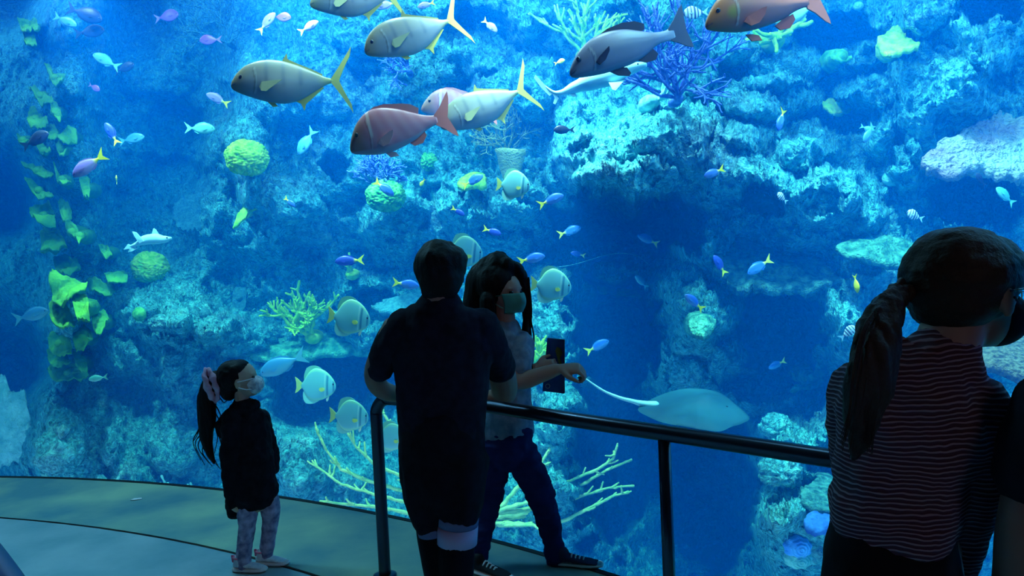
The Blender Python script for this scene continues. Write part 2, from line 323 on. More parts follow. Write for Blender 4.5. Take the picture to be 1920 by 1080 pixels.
def body_mesh(prof, colf, n=34, m=22, scaly=True):
    """prof rows: u, top, bottom, half thickness; the nose is at x=0, the tail towards -x"""
    P = np.array(prof, float); t = np.linspace(0, 1, n); us = P[0, 0] + (P[-1, 0] - P[0, 0])*(1 - np.cos(t*math.pi*0.5))**1.0
    us = P[0, 0] + (P[-1, 0] - P[0, 0])*(0.5*t**1.7 + 0.5*t)
    T = curve1(P[:, 0], P[:, 1], us); B = curve1(P[:, 0], P[:, 2], us); H = np.abs(curve1(P[:, 0], P[:, 3], us))
    V = []; C = []
    for i in range(n):
        c = (T[i] + B[i])/2; r = (T[i] - B[i])/2
        for j in range(m):
            a = 2*math.pi*j/m; ca, sa = math.cos(a), math.sin(a)
            y = H[i]*math.copysign(abs(ca)**0.85, ca)*(1 - 0.10*abs(sa)); V.append((-us[i], y, c + r*sa)); C.append(colf(us[i], sa))
    F = [(i*m + j, i*m + (j+1) % m, (i+1)*m + (j+1) % m, (i+1)*m + j) for i in range(n-1) for j in range(m)]
    F += [tuple(range(m)), tuple(range(n*m - 1, (n-1)*m - 1, -1))]
    me = bpy.data.meshes.new('body'); me.from_pydata(V, [], F)
    bm = bmesh.new(); bm.from_mesh(me); bmesh.ops.recalc_face_normals(bm, faces=bm.faces); bm.to_mesh(me); bm.free()
    me.polygons.foreach_set('use_smooth', [True]*len(me.polygons)); set_pattern(me, np.array(C)); me.materials.append(M_scale if scaly else M_skin_fish)
    return me
def plate_mesh(name, out, th, m, yoff=0.0, splay=0.0, root=None):
    """a fin: an outline in (u, v) with real thickness; splay swings it outwards from its root"""
    n = len(out); V = []
    r = root or out[0]
    for s in (-1, 1):
        for (u, v) in out:
            d = math.hypot(u - r[0], v - r[1]); V.append((-u, yoff + s*th*max(0.25, 1 - d*2.0) + splay*d, v))
    F = [tuple(range(n)), tuple(range(2*n - 1, n - 1, -1))] + [(i, (i+1) % n, n + (i+1) % n, n + i) for i in range(n)]
    me = bpy.data.meshes.new(name); me.from_pydata(V, [], F)
    bm = bmesh.new(); bm.from_mesh(me); bmesh.ops.triangulate(bm, faces=[f for f in bm.faces if len(f.verts) > 4])
    bmesh.ops.recalc_face_normals(bm, faces=bm.faces); bm.to_mesh(me); bm.free(); me.materials.append(m)
    return me
def ball_mesh(name, c, r, m, flat_y=1.0):
    bm = bmesh.new(); bmesh.ops.create_uvsphere(bm, u_segments=14, v_segments=10, radius=r)
    for v in bm.verts: v.co = Vector((v.co.x + c[0], v.co.y*flat_y + c[1], v.co.z + c[2]))
    me = bpy.data.meshes.new(name); bm.to_mesh(me); bm.free(); me.polygons.foreach_set('use_smooth', [True]*len(me.polygons)); me.materials.append(m)
    return me
def arcpts(p0, p1, p2, n=6):
    return [((1-t)**2*p0[0] + 2*t*(1-t)*p1[0] + t*t*p2[0], (1-t)**2*p0[1] + 2*t*(1-t)*p1[1] + t*t*p2[1]) for t in [k/n for k in range(n + 1)]]
def lerp(a, b, t): return tuple(a[i] + (b[i] - a[i])*t for i in range(3))
SPEC = {}
def species(key, name, cat, prof, colf, fins, eye, scaly=True):
    parts = [('body', body_mesh(prof, colf, 84, 40) if key in ('trevally', 'pink', 'orange', 'grey') else body_mesh(prof, colf, scaly=scaly))]
    for f in fins: parts.append((f[0], plate_mesh(f[0], f[1], f[2], flat(f[3]), *(f[4:]))))
    eu, ev, er, ey = eye
    for s in (-1, 1): parts.append(('eye', ball_mesh('eye', (-eu, s*ey, ev), er, M_eye, 0.5)))
    SPEC[key] = (name, cat, parts)
def frame(nose, tail, roll=0.0):
    X = (nose - tail); Ln = X.length; X.normalize()
    Z = Vector((0, 0, 1)); Z = (Z - X*Z.dot(X)).normalized(); Yv = Z.cross(X)
    M = Matrix((X, Yv, Z)).transposed().to_4x4()
    return Matrix.Translation(nose) @ M @ Matrix.Rotation(roll, 4, 'X') @ Matrix.Scale(Ln, 4)
ALLFISH = []
def fish(key, nose, tail, label, t=0.4, turn=0.0, roll=0.0, group=None, tall=1.0, name=None):
    """turn: metres the nose stands nearer the glass than the tail"""
    nm, cat, parts = SPEC[key]
    mx, my = (nose[0]+tail[0])/2, (nose[1]+tail[1])/2
    Y = swim_y(mx, my, t)
    tall *= {'trevally': 1.17, 'pink': 1.14}.get(key, 1.0)
    M = frame(at(nose[0], nose[1], Y - turn/2), at(tail[0], tail[1], Y + turn/2), math.radians(roll)) @ Matrix.Diagonal((1, 1, tall, 1))
    e = empty(name or nm); e.matrix_world = M
    for (pn, me) in parts:
        o = bpy.data.objects.new(pn, me); link(o, e)
    tag(e, label, cat, group); ALLFISH.append(e)
    return e
# golden trevally
def marks(c, u, s, gill, dk, mouth):
    """gill cover edge and mouth slit, as on the animal"""
    g = gill + 0.028*math.cos(s*1.9)
    if abs(u - g) < 0.006 and -0.8 < s < 0.6: c = lerp(c, dk, 0.7)
    elif 0 < u - g < 0.02 and -0.8 < s < 0.6: c = lerp(c, (0.75, 0.78, 0.72), 0.25)
    if u < 0.045 and abs(s - mouth - 3*u) < 0.10: c = dk
    return c
GOLD = (0.62, 0.5, 0.08)
def c_trev(u, s):
    c = lerp((0.30, 0.31, 0.30), (0.20, 0.19, 0.11), max(0, s))
    bar = max(0, math.sin(u*46))**3*0.6*(1 if 0.24 < u < 0.66 else 0)*(1 if s > -0.25 else 0.2); c = lerp(c, (0.12, 0.14, 0.16), bar)
    if u < 0.16: c = lerp((0.34, 0.25, 0.07), c, u/0.16)
    if u > 0.70: c = lerp(c, (0.5, 0.46, 0.15), (u - 0.70)/0.12)
    return marks(c, u, s, 0.185, (0.14, 0.13, 0.10), -0.25)
    return c
tre = [(0.0, 0.005, -0.012, 0.004), (0.012, 0.030, -0.030, 0.016), (0.06, 0.085, -0.055, 0.034), (0.14, 0.135, -0.085, 0.052), (0.28, 0.165, -0.125, 0.066), (0.42, 0.155, -0.145, 0.066),
       (0.56, 0.115, -0.125, 0.052), (0.68, 0.068, -0.072, 0.032), (0.78, 0.026, -0.026, 0.014), (0.835, 0.014, -0.014, 0.010)]
fork = arcpts((0.82, 0.014), (0.87, 0.07), (0.985, 0.215), 6) + [(1.0, 0.235)] + arcpts((0.985, 0.17), (0.91, 0.06), (0.885, 0.0), 6) + arcpts((0.885, 0.0), (0.91, -0.06), (0.975, -0.17), 6)[1:] + [(0.985, -0.235)] + arcpts((0.965, -0.2), (0.87, -0.07), (0.82, -0.014), 6)
species('trevally', 'golden_trevally', 'fish', tre, c_trev, [
    ('tail_fin', fork, 0.010, GOLD),
    ('dorsal_fin', [(0.36, 0.150), (0.43, 0.152), (0.47, 0.205), (0.475, 0.165), (0.56, 0.128), (0.66, 0.090), (0.75, 0.050), (0.75, 0.03), (0.6, 0.09), (0.45, 0.13)], 0.006, (0.42, 0.38, 0.10)),
    ('anal_fin', [(0.50, -0.125), (0.56, -0.150), (0.585, -0.20), (0.60, -0.155), (0.68, -0.100), (0.76, -0.045), (0.72, -0.04), (0.6, -0.10)], 0.006, GOLD),
    ('pectoral_fin', [(0.245, -0.03), (0.27, 0.002), (0.34, 0.004), (0.44, 0.006), (0.37, -0.03), (0.30, -0.065), (0.26, -0.06)], 0.006, (0.66, 0.62, 0.3), 0.058, 0.18),
    ('pectoral_fin', [(0.245, -0.03), (0.27, 0.002), (0.34, 0.004), (0.44, 0.006), (0.37, -0.03), (0.30, -0.065), (0.26, -0.06)], 0.006, (0.66, 0.62, 0.3), -0.058, -0.18),
    ('pelvic_fin', [(0.28, -0.12), (0.33, -0.165), (0.37, -0.16), (0.34, -0.13)], 0.006, GOLD)], (0.095, 0.045, 0.017, 0.036))
# pink snapper
def c_pink(u, s):
    c = lerp((0.62, 0.24, 0.28), (0.50, 0.17, 0.20), max(0, s)); n = math.sin(u*60 + s*4)*0.03
    c = (c[0] + n, c[1] + n, c[2] + n)
    if u < 0.20: c = lerp((0.46, 0.22, 0.16), c, max(0, u - 0.1)/0.1)
    if abs(u - 0.235) < 0.012 and s > -0.2: c = lerp(c, (0.85, 0.65, 0.6), 0.6)
    if s < -0.8: c = (0.55, 0.34, 0.38)
    return marks(c, u, s, 0.19, (0.35, 0.12, 0.14), -0.5)
sna = [(0.0, -0.055, -0.068, 0.004), (0.012, -0.018, -0.088, 0.020), (0.06, 0.062, -0.108, 0.042), (0.13, 0.140, -0.128, 0.060), (0.24, 0.200, -0.150, 0.075), (0.36, 0.205, -0.155, 0.075),
       (0.50, 0.165, -0.135, 0.062), (0.62, 0.112, -0.105, 0.045), (0.72, 0.066, -0.060, 0.028), (0.80, 0.042, -0.040, 0.016), (0.84, 0.042, -0.042, 0.010)]
stail = [(0.82, 0.042), (0.88, 0.085), (0.955, 0.165), (0.99, 0.20), (0.985, 0.14), (0.955, 0.05), (0.935, 0.0), (0.955, -0.05), (0.985, -0.13), (0.99, -0.17), (0.95, -0.145), (0.88, -0.08), (0.82, -0.042)]
def snapper_fins(tail, dors, pec, anal, pelv):
    P = [(0.27, -0.075), (0.30, -0.045), (0.40, -0.012), (0.44, -0.008), (0.42, -0.055), (0.37, -0.10), (0.31, -0.11)]
    return [('tail_fin', stail, 0.010, tail),
        ('dorsal_fin', [(0.24, 0.195), (0.30, 0.222), (0.40, 0.225), (0.50, 0.205), (0.56, 0.195), (0.64, 0.170), (0.70, 0.125), (0.68, 0.075), (0.6, 0.10), (0.45, 0.17), (0.3, 0.19)], 0.007, dors),
        ('anal_fin', [(0.54, -0.12), (0.58, -0.155), (0.66, -0.150), (0.71, -0.10), (0.70, -0.06), (0.62, -0.08)], 0.007, anal),
        ('pectoral_fin', P, 0.006, pec, 0.066, 0.25), ('pectoral_fin', P, 0.006, pec, -0.066, -0.25),
        ('pelvic_fin', [(0.30, -0.145), (0.34, -0.195), (0.42, -0.20), (0.40, -0.165), (0.35, -0.15)], 0.008, pelv)]
RED = (0.72, 0.18, 0.13)
species('pink', 'red_snapper', 'fish', sna, c_pink, snapper_fins(RED, (0.6, 0.22, 0.2), (0.85, 0.42, 0.42), RED, (0.75, 0.4, 0.42)), (0.10, 0.035, 0.018, 0.050))
def c_orange(u, s):
    c = lerp((0.34, 0.12, 0.10), (0.42, 0.09, 0.03), max(0, s + 0.2)); 
    if u < 0.28: c = lerp((0.48, 0.15, 0.02), c, u/0.28)
    w_ = max(0, 1 - ((u - 0.20)/0.06)**2 - ((s + 0.1)/0.4)**2); c = lerp(c, (0.34, 0.24, 0.02), w_)
    return marks(c, u, s, 0.20, (0.2, 0.06, 0.04), -0.4)
org = [(u, t*0.80, b*0.80, h) for (u, t, b, h) in sna]
species('orange', 'orange_snapper', 'fish', org, c_orange, snapper_fins((0.55, 0.15, 0.10), (0.5, 0.15, 0.08), (0.5, 0.13, 0.1), (0.42, 0.08, 0.06), (0.5, 0.13, 0.1)), (0.10, 0.03, 0.018, 0.046))
def c_grey(u, s):
    c = lerp((0.18, 0.19, 0.27), (0.18, 0.19, 0.28), max(0, s)); n = math.sin(s*38)*0.02
    if 0.40 < u < 0.70 and 0.35 < s < 0.85: c = lerp(c, (0.42, 0.50, 0.52), 0.65*math.sin((u - 0.4)/0.3*math.pi))
    if u > 0.70: c = lerp(c, (0.26, 0.30, 0.40), min(1, (u-0.70)/0.1))
    return marks((c[0]+n, c[1]+n, c[2]+n), u, s, 0.165, (0.08, 0.09, 0.14), -0.3)
gry = [(0.0, -0.060, -0.075, 0.004), (0.012, -0.035, -0.090, 0.018), (0.06, 0.020, -0.105, 0.038), (0.13, 0.075, -0.115, 0.055), (0.24, 0.125, -0.125, 0.068), (0.36, 0.140, -0.125, 0.070),
       (0.50, 0.125, -0.115, 0.060), (0.62, 0.085, -0.085, 0.042), (0.72, 0.050, -0.042, 0.026), (0.82, 0.040, -0.036, 0.015), (0.88, 0.055, -0.05, 0.010)]
BK = (0.03, 0.028, 0.05)
species('grey', 'grey_snapper', 'fish', gry, c_grey, [
    ('tail_fin', [(0.84, 0.042), (0.91, 0.100), (0.97, 0.160), (1.0, 0.182), (0.99, 0.10), (0.98, 0.0), (1.0, -0.10), (1.0, -0.125), (0.95, -0.105), (0.90, -0.07), (0.84, -0.040)], 0.010, (0.06, 0.06, 0.09)),
    ('dorsal_fin', [(0.30, 0.135), (0.38, 0.160), (0.50, 0.172), (0.60, 0.160), (0.67, 0.125), (0.66, 0.085), (0.62, 0.08), (0.5, 0.118), (0.4, 0.13)], 0.007, BK),
    ('anal_fin', [(0.54, -0.105), (0.60, -0.135), (0.68, -0.135), (0.71, -0.10), (0.68, -0.055), (0.62, -0.08)], 0.007, BK),
    ('pectoral_fin', [(0.20, -0.045), (0.235, -0.015), (0.32, 0.03), (0.315, 0.0), (0.27, -0.05), (0.22, -0.07)], 0.006, BK, 0.064, 0.2),
    ('pectoral_fin', [(0.20, -0.045), (0.235, -0.015), (0.32, 0.03), (0.315, 0.0), (0.27, -0.05), (0.22, -0.07)], 0.006, BK, -0.064, -0.2),
    ('pelvic_fin', [(0.30, -0.12), (0.36, -0.165), (0.44, -0.19), (0.46, -0.175), (0.44, -0.13), (0.36, -0.11)], 0.010, BK)], (0.085, 0.008, 0.020, 0.044))
# batfish
def c_bat(u, s):
    c = (0.20, 0.58, 0.56)
    if 0.17 < u < 0.215 or 0.035 < u < 0.075: c = (0.05, 0.26, 0.34)
    if 0.235 < u < 0.26: c = (0.45, 0.75, 0.65)
    if s > 0.88 or s < -0.9: c = (0.3, 0.65, 0.4)
    return c
bat = [(0.0, 0.03, -0.045, 0.004), (0.02, 0.085, -0.085, 0.022), (0.08, 0.19, -0.175, 0.042), (0.20, 0.32, -0.265, 0.060), (0.36, 0.41, -0.335, 0.066), (0.52, 0.42, -0.36, 0.060),
       (0.66, 0.32, -0.31, 0.045), (0.75, 0.17, -0.19, 0.030), (0.81, 0.075, -0.075, 0.018), (0.85, 0.065, -0.065, 0.010)]
YEL = (0.75, 0.72, 0.10)
species('batfish', 'batfish', 'fish', bat, c_bat, [
    ('tail_fin', [(0.83, 0.06), (0.93, 0.155), (1.0, 0.20), (0.965, 0.06), (0.96, -0.06), (1.0, -0.2), (0.93, -0.16), (0.83, -0.06)], 0.012, (0.62, 0.72, 0.16)),
    ('dorsal_fin', arcpts((0.34, 0.40), (0.52, 0.56), (0.72, 0.42), 6) + arcpts((0.76, 0.32), (0.80, 0.2), (0.77, 0.12), 3) + [(0.66, 0.28), (0.5, 0.38)], 0.010, (0.22, 0.60, 0.40)),
    ('anal_fin', arcpts((0.38, -0.33), (0.55, -0.48), (0.74, -0.42), 6) + arcpts((0.79, -0.34), (0.82, -0.2), (0.78, -0.12), 3) + [(0.66, -0.28), (0.5, -0.33)], 0.010, (0.30, 0.68, 0.55)),
    ('pectoral_fin', [(0.25, -0.06), (0.30, -0.02), (0.37, -0.03), (0.38, -0.08), (0.33, -0.12), (0.27, -0.10)], 0.008, YEL, 0.058, 0.3),
    ('pectoral_fin', [(0.25, -0.06), (0.30, -0.02), (0.37, -0.03), (0.38, -0.08), (0.33, -0.12), (0.27, -0.10)], 0.008, YEL, -0.058, -0.3),
    ('pelvic_fin', [(0.16, -0.23), (0.18, -0.33), (0.22, -0.37), (0.24, -0.30)], 0.008, (0.8, 0.85, 0.6))], (0.06, 0.06, 0.020, 0.036))
# fusilier, in blue, lilac and dark
fus = [(0.0, 0.004, -0.006, 0.004), (0.015, 0.040, -0.036, 0.020), (0.08, 0.105, -0.085, 0.045), (0.20, 0.165, -0.135, 0.065), (0.34, 0.185, -0.160, 0.072), (0.50, 0.150, -0.140, 0.060),
       (0.62, 0.090, -0.090, 0.040), (0.72, 0.038, -0.038, 0.022), (0.78, 0.026, -0.026, 0.014)]
ftail = [(0.75, 0.024), (0.86, 0.10), (1.0, 0.19), (0.93, 0.08), (0.885, 0.0), (0.92, -0.07), (0.98, -0.18), (0.86, -0.10), (0.75, -0.024)]
def fus_fins(tc, fc):
    return [('tail_fin', ftail, 0.012, tc),
        ('dorsal_fin', [(0.24, 0.165), (0.34, 0.212), (0.50, 0.185), (0.64, 0.115), (0.66, 0.07), (0.5, 0.13), (0.34, 0.17)], 0.008, fc),
        ('anal_fin', [(0.44, -0.14), (0.54, -0.165), (0.66, -0.10), (0.66, -0.06), (0.54, -0.11)], 0.008, fc),
        ('pectoral_fin', [(0.22, -0.02), (0.28, 0.005), (0.38, -0.02), (0.30, -0.06)], 0.008, fc, 0.066, 0.2), ('pectoral_fin', [(0.22, -0.02), (0.28, 0.005), (0.38, -0.02), (0.30, -0.06)], 0.008, fc, -0.066, -0.2)]
def two(back, belly, tailc=None):
    def f(u, s):
        c = lerp(belly, back, min(1, max(0, s*1.2 + 0.7)))
        if tailc and u > 0.62: c = lerp(c, tailc, min(1, (u - 0.62)/0.08))
        return c
    return f
FY = (0.95, 0.85, 0.04)
species('fusilier', 'yellowtail_fusilier', 'fish', fus, two((0.02, 0.12, 0.55), (0.10, 0.28, 0.6), FY), fus_fins(FY, (0.04, 0.2, 0.6)), (0.075, 0.02, 0.018, 0.036))
species('lilac', 'yellowtail_fusilier', 'fish', fus, two((0.30, 0.20, 0.62), (0.45, 0.38, 0.66), FY), fus_fins(FY, (0.35, 0.26, 0.6)), (0.075, 0.02, 0.018, 0.036))
species('navy', 'yellowtail_damselfish', 'fish', fus, two((0.02, 0.05, 0.35), (0.02, 0.07, 0.5), FY), fus_fins(FY, (0.03, 0.06, 0.4)), (0.075, 0.02, 0.018, 0.036))
species('paleblue', 'blue_fusilier', 'fish', fus, two((0.04, 0.24, 0.46), (0.12, 0.42, 0.52)), fus_fins((0.1, 0.4, 0.5), (0.05, 0.28, 0.5)), (0.075, 0.02, 0.018, 0.036))
species('dark', 'dark_surgeonfish', 'fish', [(u, t*1.15, b*1.15, h) for (u, t, b, h) in fus], two((0.01, 0.02, 0.06), (0.02, 0.05, 0.14)), fus_fins((0.01, 0.03, 0.08), (0.01, 0.02, 0.06)), (0.075, 0.02, 0.018, 0.040))
species('purple', 'purple_damselfish', 'fish', [(u, t*1.35, b*1.35, h) for (u, t, b, h) in fus], two((0.20, 0.05, 0.48), (0.26, 0.12, 0.52)), fus_fins((0.28, 0.16, 0.5), (0.22, 0.1, 0.5)), (0.075, 0.02, 0.018, 0.040))
species('mint', 'green_wrasse', 'fish', fus, two((0.10, 0.50, 0.42), (0.22, 0.62, 0.52)), fus_fins((0.18, 0.55, 0.35), (0.12, 0.5, 0.42)), (0.075, 0.02, 0.018, 0.036))
species('yellow', 'yellow_tang', 'fish', [(u, t*1.2, b*1.2, h) for (u, t, b, h) in fus], two((0.95, 0.85, 0.05), (0.9, 0.85, 0.1)), fus_fins(FY, FY), (0.075, 0.02, 0.018, 0.036))
def c_serg(u, s): return (0.03, 0.08, 0.2) if (u*7.5) % 1 < 0.42 else (0.7, 0.85, 0.85)
species('sergeant', 'striped_damselfish', 'fish', [(u, t*1.4, b*1.4, h) for (u, t, b, h) in fus], c_serg, fus_fins((0.3, 0.6, 0.8), (0.3, 0.5, 0.7)), (0.075, 0.02, 0.018, 0.036))

G1 = 'golden trevallies near the glass'
fish('trevally', (433, 160), (662, 150), 'golden trevally swimming left with its whole side and arched back in view', 0.16, 0.05)
fish('trevally', (684, 98), (872, 28), 'bluish golden trevally swimming down left, upper middle of the picture', 0.18, 0.15)
fish('trevally', (581, 8), (760, -8), 'golden trevally cut off by the top edge of the picture', 0.2, 0.1)
fish('trevally', (826, 238), (1002, 158), 'pale golden trevally whose head is hidden behind the pink snapper tail', 0.34, 0.0, name='golden_trevally')
fish('pink', (790, 195), (935, 208), 'greyish pink snapper mostly hidden between the pink snapper and pale trevally', 0.5, 0.1, tall=0.95)
fish('pink', (653, 268), (852, 216), 'large pink snapper with red tail swimming down left', 0.06, 0.0)
fish('grey', (1063, 122), (1291, 56), 'grey', 0.10, 0.12, tall=1.08)['label'] = 'large slate grey snapper with black fins and broad black tail'
fish('orange', (1320, 36), (1552, -2), 'orange red snapper cut by the top edge of the picture', 0.12, 0.1, tall=1.1)
fish('batfish', (630, 725), (553, 722), 'round batfish with yellow tail directly above another batfish near the rail corner', 0.22, 0.03)
fish('batfish', (691, 784), (617, 778), 'round batfish just left of the bend of the handrail', 0.18, 0.03)
fish('batfish', (694, 602), (614, 590), 'round batfish in front of the yellow green staghorn coral', 0.24, 0.05)
fish('batfish', (1071, 540), (994, 532), 'round batfish beside the face of the girl with the mask', 0.25, 0.03)
fish('batfish', (994, 350), (930, 345), 'round batfish below the brown cup coral', 0.35, 0.05)
fish('batfish', (905, 478), (830, 470), 'round batfish partly hidden by the head of the person in black', 0.3, 0.03)
fish('batfish', (765, 824), (700, 818), 'round batfish seen inside the bend of the handrail', 0.22, 0.03)
FU = 'small blue fish with yellow tails'
for k, n, t_, lab, tt in (
    ('lilac', (137, 331), (199, 287), 'lilac fish with yellow tail swimming down beside the leafy corals', 0.25),
    ('lilac', (516, 24), (484, 62), 'lilac fish with yellow tail hanging low, left of a violet one', 0.4),
    ('purple', (546, 33), (508, 32), 'violet fish above the back of the left golden trevally', 0.45),
    ('lilac', (597, 40), (560, 62), 'lilac fish with yellow tail under the topmost trevally', 0.4),
    ('purple', (374, 76), (417, 74), 'small violet fish with pale tail left of the dark wire coral', 0.4),
    ('lilac', (387, 176), (431, 197), 'lilac fish with yellow tail just left of a trevally snout', 0.4),
    ('purple', (187, 170), (166, 158), 'tiny violet fish over the deep blue left of the reef', 0.45),
    ('purple', (335, 26), (289, 36), 'violet oval fish near the top left of the picture', 0.45),
    ('navy', (197, 230), (222, 272), 'dark blue fish with yellow tail pointing down near the leafy corals', 0.4),
    ('paleblue', (271, 256), (222, 266), 'blue fish beside a navy one and above a lilac one', 0.5),
    ('yellow', (218, 328), (219, 346), 'tiny yellow green fish right of the lilac fish', 0.4),
    ('lilac', (932, 60), (905, 36), 'lilac fish with yellow tail diving right of the upper trevally tail', 0.45),
    ('fusilier', (1057, 366), (1008, 386), 'blue fish with yellow tail just right of the high batfish', 0.4),
    ('fusilier', (1090, 427), (1045, 441), 'blue fish with yellow tail at the left mouth of the wide hollow', 0.4),
    ('fusilier', (1022, 480), (970, 491), 'bright blue fish with yellow tail right above the girl with the mask', 0.3),
    ('fusilier', (1196, 441), (1236, 459), 'blue fish with yellow tail facing left inside the wide dark hollow', 0.3),
    ('navy', (940, 440), (905, 428), 'dark blue fish with yellow tail above the batfish behind the black head', 0.55),
    ('navy', (1070, 474), (1098, 480), 'dark little fish with big yellow tail under the wide hollow', 0.5),
    ('fusilier', (786, 537), (735, 529), 'blue fish with yellow tail left of the head of the person in black', 0.4),
    ('navy', (628, 491), (684, 487), 'dark blue fish with yellow tail beside the small green branch coral', 0.4),
    ('fusilier', (1142, 639), (1097, 661), 'blue fish with yellow tail above the stingray tail', 0.3),
    ('fusilier', (1320, 332), (1359, 315), 'blue fish with yellow tail in front of the vertical crevice', 0.45),
    ('fusilier', (1459, 246), (1470, 203), 'blue fish with yellow tail nose down below the orange snapper', 0.45),
    ('navy', (1338, 479), (1361, 516), 'slim dark blue fish with yellow tail left on the teal table coral', 0.6),
    ('fusilier', (1402, 514), (1448, 484), 'dim blue fish with green tail over the teal table coral', 0.65),
    ('fusilier', (1441, 691), (1474, 675), 'blue fish with yellow tail under the round cave', 0.35),
    ('fusilier', (1284, 553), (1320, 582), 'blue fish with yellow tail left of the round cave', 0.5),
    ('paleblue', (1191, 517), (1214, 541), 'small pale blue fish above the long thin ledge', 0.5),
    ('fusilier', (906, 329), (866, 350), 'blue fish with yellow tail left of the brown cup coral', 0.55),
    ('navy', (871, 404), (846, 389), 'dark blue fish with yellow tail above the black haired head', 0.6),
    ('fusilier', (738, 367), (701, 338), 'blue fish with yellow tail over the blue branching coral', 0.6),
    ('yellow', (788, 349), (797, 335), 'tiny yellow fish right of the blue branching coral', 0.6),
    ('fusilier', (553, 388), (533, 370), 'small blue fish right of the yellow green shelf coral', 0.6),
    ('yellow', (1059, 112), (1039, 120), 'small yellow fish at the snout of the grey snapper', 0.5),
    ('yellow', (1608, 549), (1602, 514), 'bright yellow fish head down left of the woman with the ponytail', 0.35),
    ('lilac', (700, 14), (748, 4), 'lilac fish with yellow tail crossing behind the topmost trevally tail', 0.5),
    ('lilac', (783, 14), (816, 4), 'small lilac fish above the back of the upper trevally', 0.5),
    ('mint', (403, 242), (345, 240), 'mint green fish facing right between two reef columns', 0.35),
    ('paleblue', (91, 583), (24, 600), 'pale blue fish in open water left of the leafy corals', 0.35),
    ('mint', (166, 712), (203, 706), 'pale fish facing left below the leafy corals', 0.3),
    ('paleblue', (144, 49), (100, 29), 'blue fish with bright back at the top of the leafy column', 0.5),
    ('dark', (192, 38), (124, 14), 'large dark blue fish near the top left corner', 0.55),
    ('dark', (196, 56), (138, 64), 'dark fish below a larger dark blue fish', 0.5),
    ('dark', (91, 249), (40, 277), 'black fish among the green leafy corals', 0.3),
    ('dark', (252, 120), (214, 136), 'dark fish touching a pale green one', 0.5),
    ('mint', (174, 102), (226, 128), 'pale green fish facing left high over the deep blue', 0.4),
    ('dark', (1038, 244), (1079, 243), 'dark blue oval fish on the rock right of the pale trevally', 0.6),
    ('sergeant', (1281, 26), (1330, 22), 'striped dark fish behind the snout of the orange snapper', 0.4),
    ('paleblue', (488, 702), (576, 664), 'large blue fish behind the face of the little girl', 0.4),
    ('sergeant', (1457, 362), (1476, 380), 'small striped fish high on the rock above the teal table coral', 0.5),
    ('sergeant', (1700, 398), (1732, 412), 'small striped fish above the head of the ponytailed woman', 0.5),
    ('sergeant', (1605, 612), (1574, 636), 'small striped fish right of the round cave', 0.5),
    ('paleblue', (1620, 268), (1638, 232), 'blue fish swimming down beside the tall right rock pillar', 0.5),
    ('paleblue', (1640, 246), (1612, 236), 'blue fish crossing another beside the tall right rock pillar', 0.6),
    ('mint', (1868, 352), (1902, 384), 'pale fish under the big pale shelf coral', 0.4),
    ('paleblue', (1925, 772), (1822, 738), 'pale blue fish between the striped shirt and the black sleeve', 0.3),
    ('mint', (1452, 44), (1538, 8), 'bright cyan fish behind the tail of the orange snapper', 0.3),
    ('dark', (1830, 325), (1848, 350), 'small dark fish at the rim of the big pale shelf coral', 0.3),
    ('paleblue', (560, 290), (590, 240), 'dim blue fish below the left trevally', 0.65),
):
    fish(k, n, t_, lab, tt, 0.02, group=FU if k in ('fusilier', 'navy') else None)

# sharks and the ray
def loft(pts, seg=16, cap=True, sub=4, refY=Vector((0, 1, 0))):
    """pts: (position, a, b): a half width across, b half width in depth"""
    P = [Vector(p[0]) for p in pts]; A = [p[1] for p in pts]; B = [p[2] for p in pts]
    n = len(P)
    if sub > 1 and n > 2:
        q = []; qa = []; qb = []
        for i in range(n - 1):
            p0, p1, p2, p3 = P[max(i-1, 0)], P[i], P[i+1], P[min(i+2, n-1)]
            for k in range(sub):
                t = k/sub
                cr = lambda a, b, c, d: 0.5*((2*b) + (c - a)*t + (2*a - 5*b + 4*c - d)*t*t + (3*b - a - 3*c + d)*t**3)
                q.append(cr(p0, p1, p2, p3)); s = t*t*(3 - 2*t); qa.append(A[i] + (A[i+1]-A[i])*s); qb.append(B[i] + (B[i+1]-B[i])*s)
        q.append(P[-1]); qa.append(A[-1]); qb.append(B[-1]); P, A, B = q, qa, qb; n = len(P)
    T = []
    for i in range(n):
        t = P[min(i+1, n-1)] - P[max(i-1, 0)]
        T.append(t.normalized() if t.length > 1e-9 else (T[-1] if T else Vector((0, 0, 1))))
    rings = []; side = None
    for i in range(n):
        s = T[i].cross(refY)
        if s.length < 0.35: s = side if side is not None else T[i].cross(Vector((0.3, 0.2, 1)))
        s = (s - T[i]*s.dot(T[i])).normalized()
        if side is not None and s.dot(side) < 0: s = -s
        side = s; rings.append((P[i], s, T[i].cross(s), T[i], A[i], B[i]))
    if cap:
        def caps(r, sg):
            p, s, d, t, a, b = r; h = min(a, b); out = []
            for an in (0.5, 0.85, 1.0): out.append((p + t*sg*h*0.8*math.sin(an*math.pi/2), s, d, t, a*max(0.08, math.cos(an*math.pi/2)), b*max(0.08, math.cos(an*math.pi/2))))
            return out
        rings = caps(rings[0], -1)[::-1] + rings + caps(rings[-1], 1)
    V = []; m = seg
    for (p, s, d, t, a, b) in rings:
        for j in range(m):
            an = 2*math.pi*j/m; V.append(p + s*a*math.cos(an) + d*b*math.sin(an))
    k = len(rings)
    F = [(i*m + j, i*m + (j+1) % m, (i+1)*m + (j+1) % m, (i+1)*m + j) for i in range(k-1) for j in range(m)]
    F += [tuple(range(m))[::-1], tuple(range((k-1)*m, k*m))]
    return V, F
def join(pieces):
    V = []; F = []
    for (v, f) in pieces:
        b = len(V); V += list(v); F += [tuple(i + b for i in q) for q in f]
    return V, F
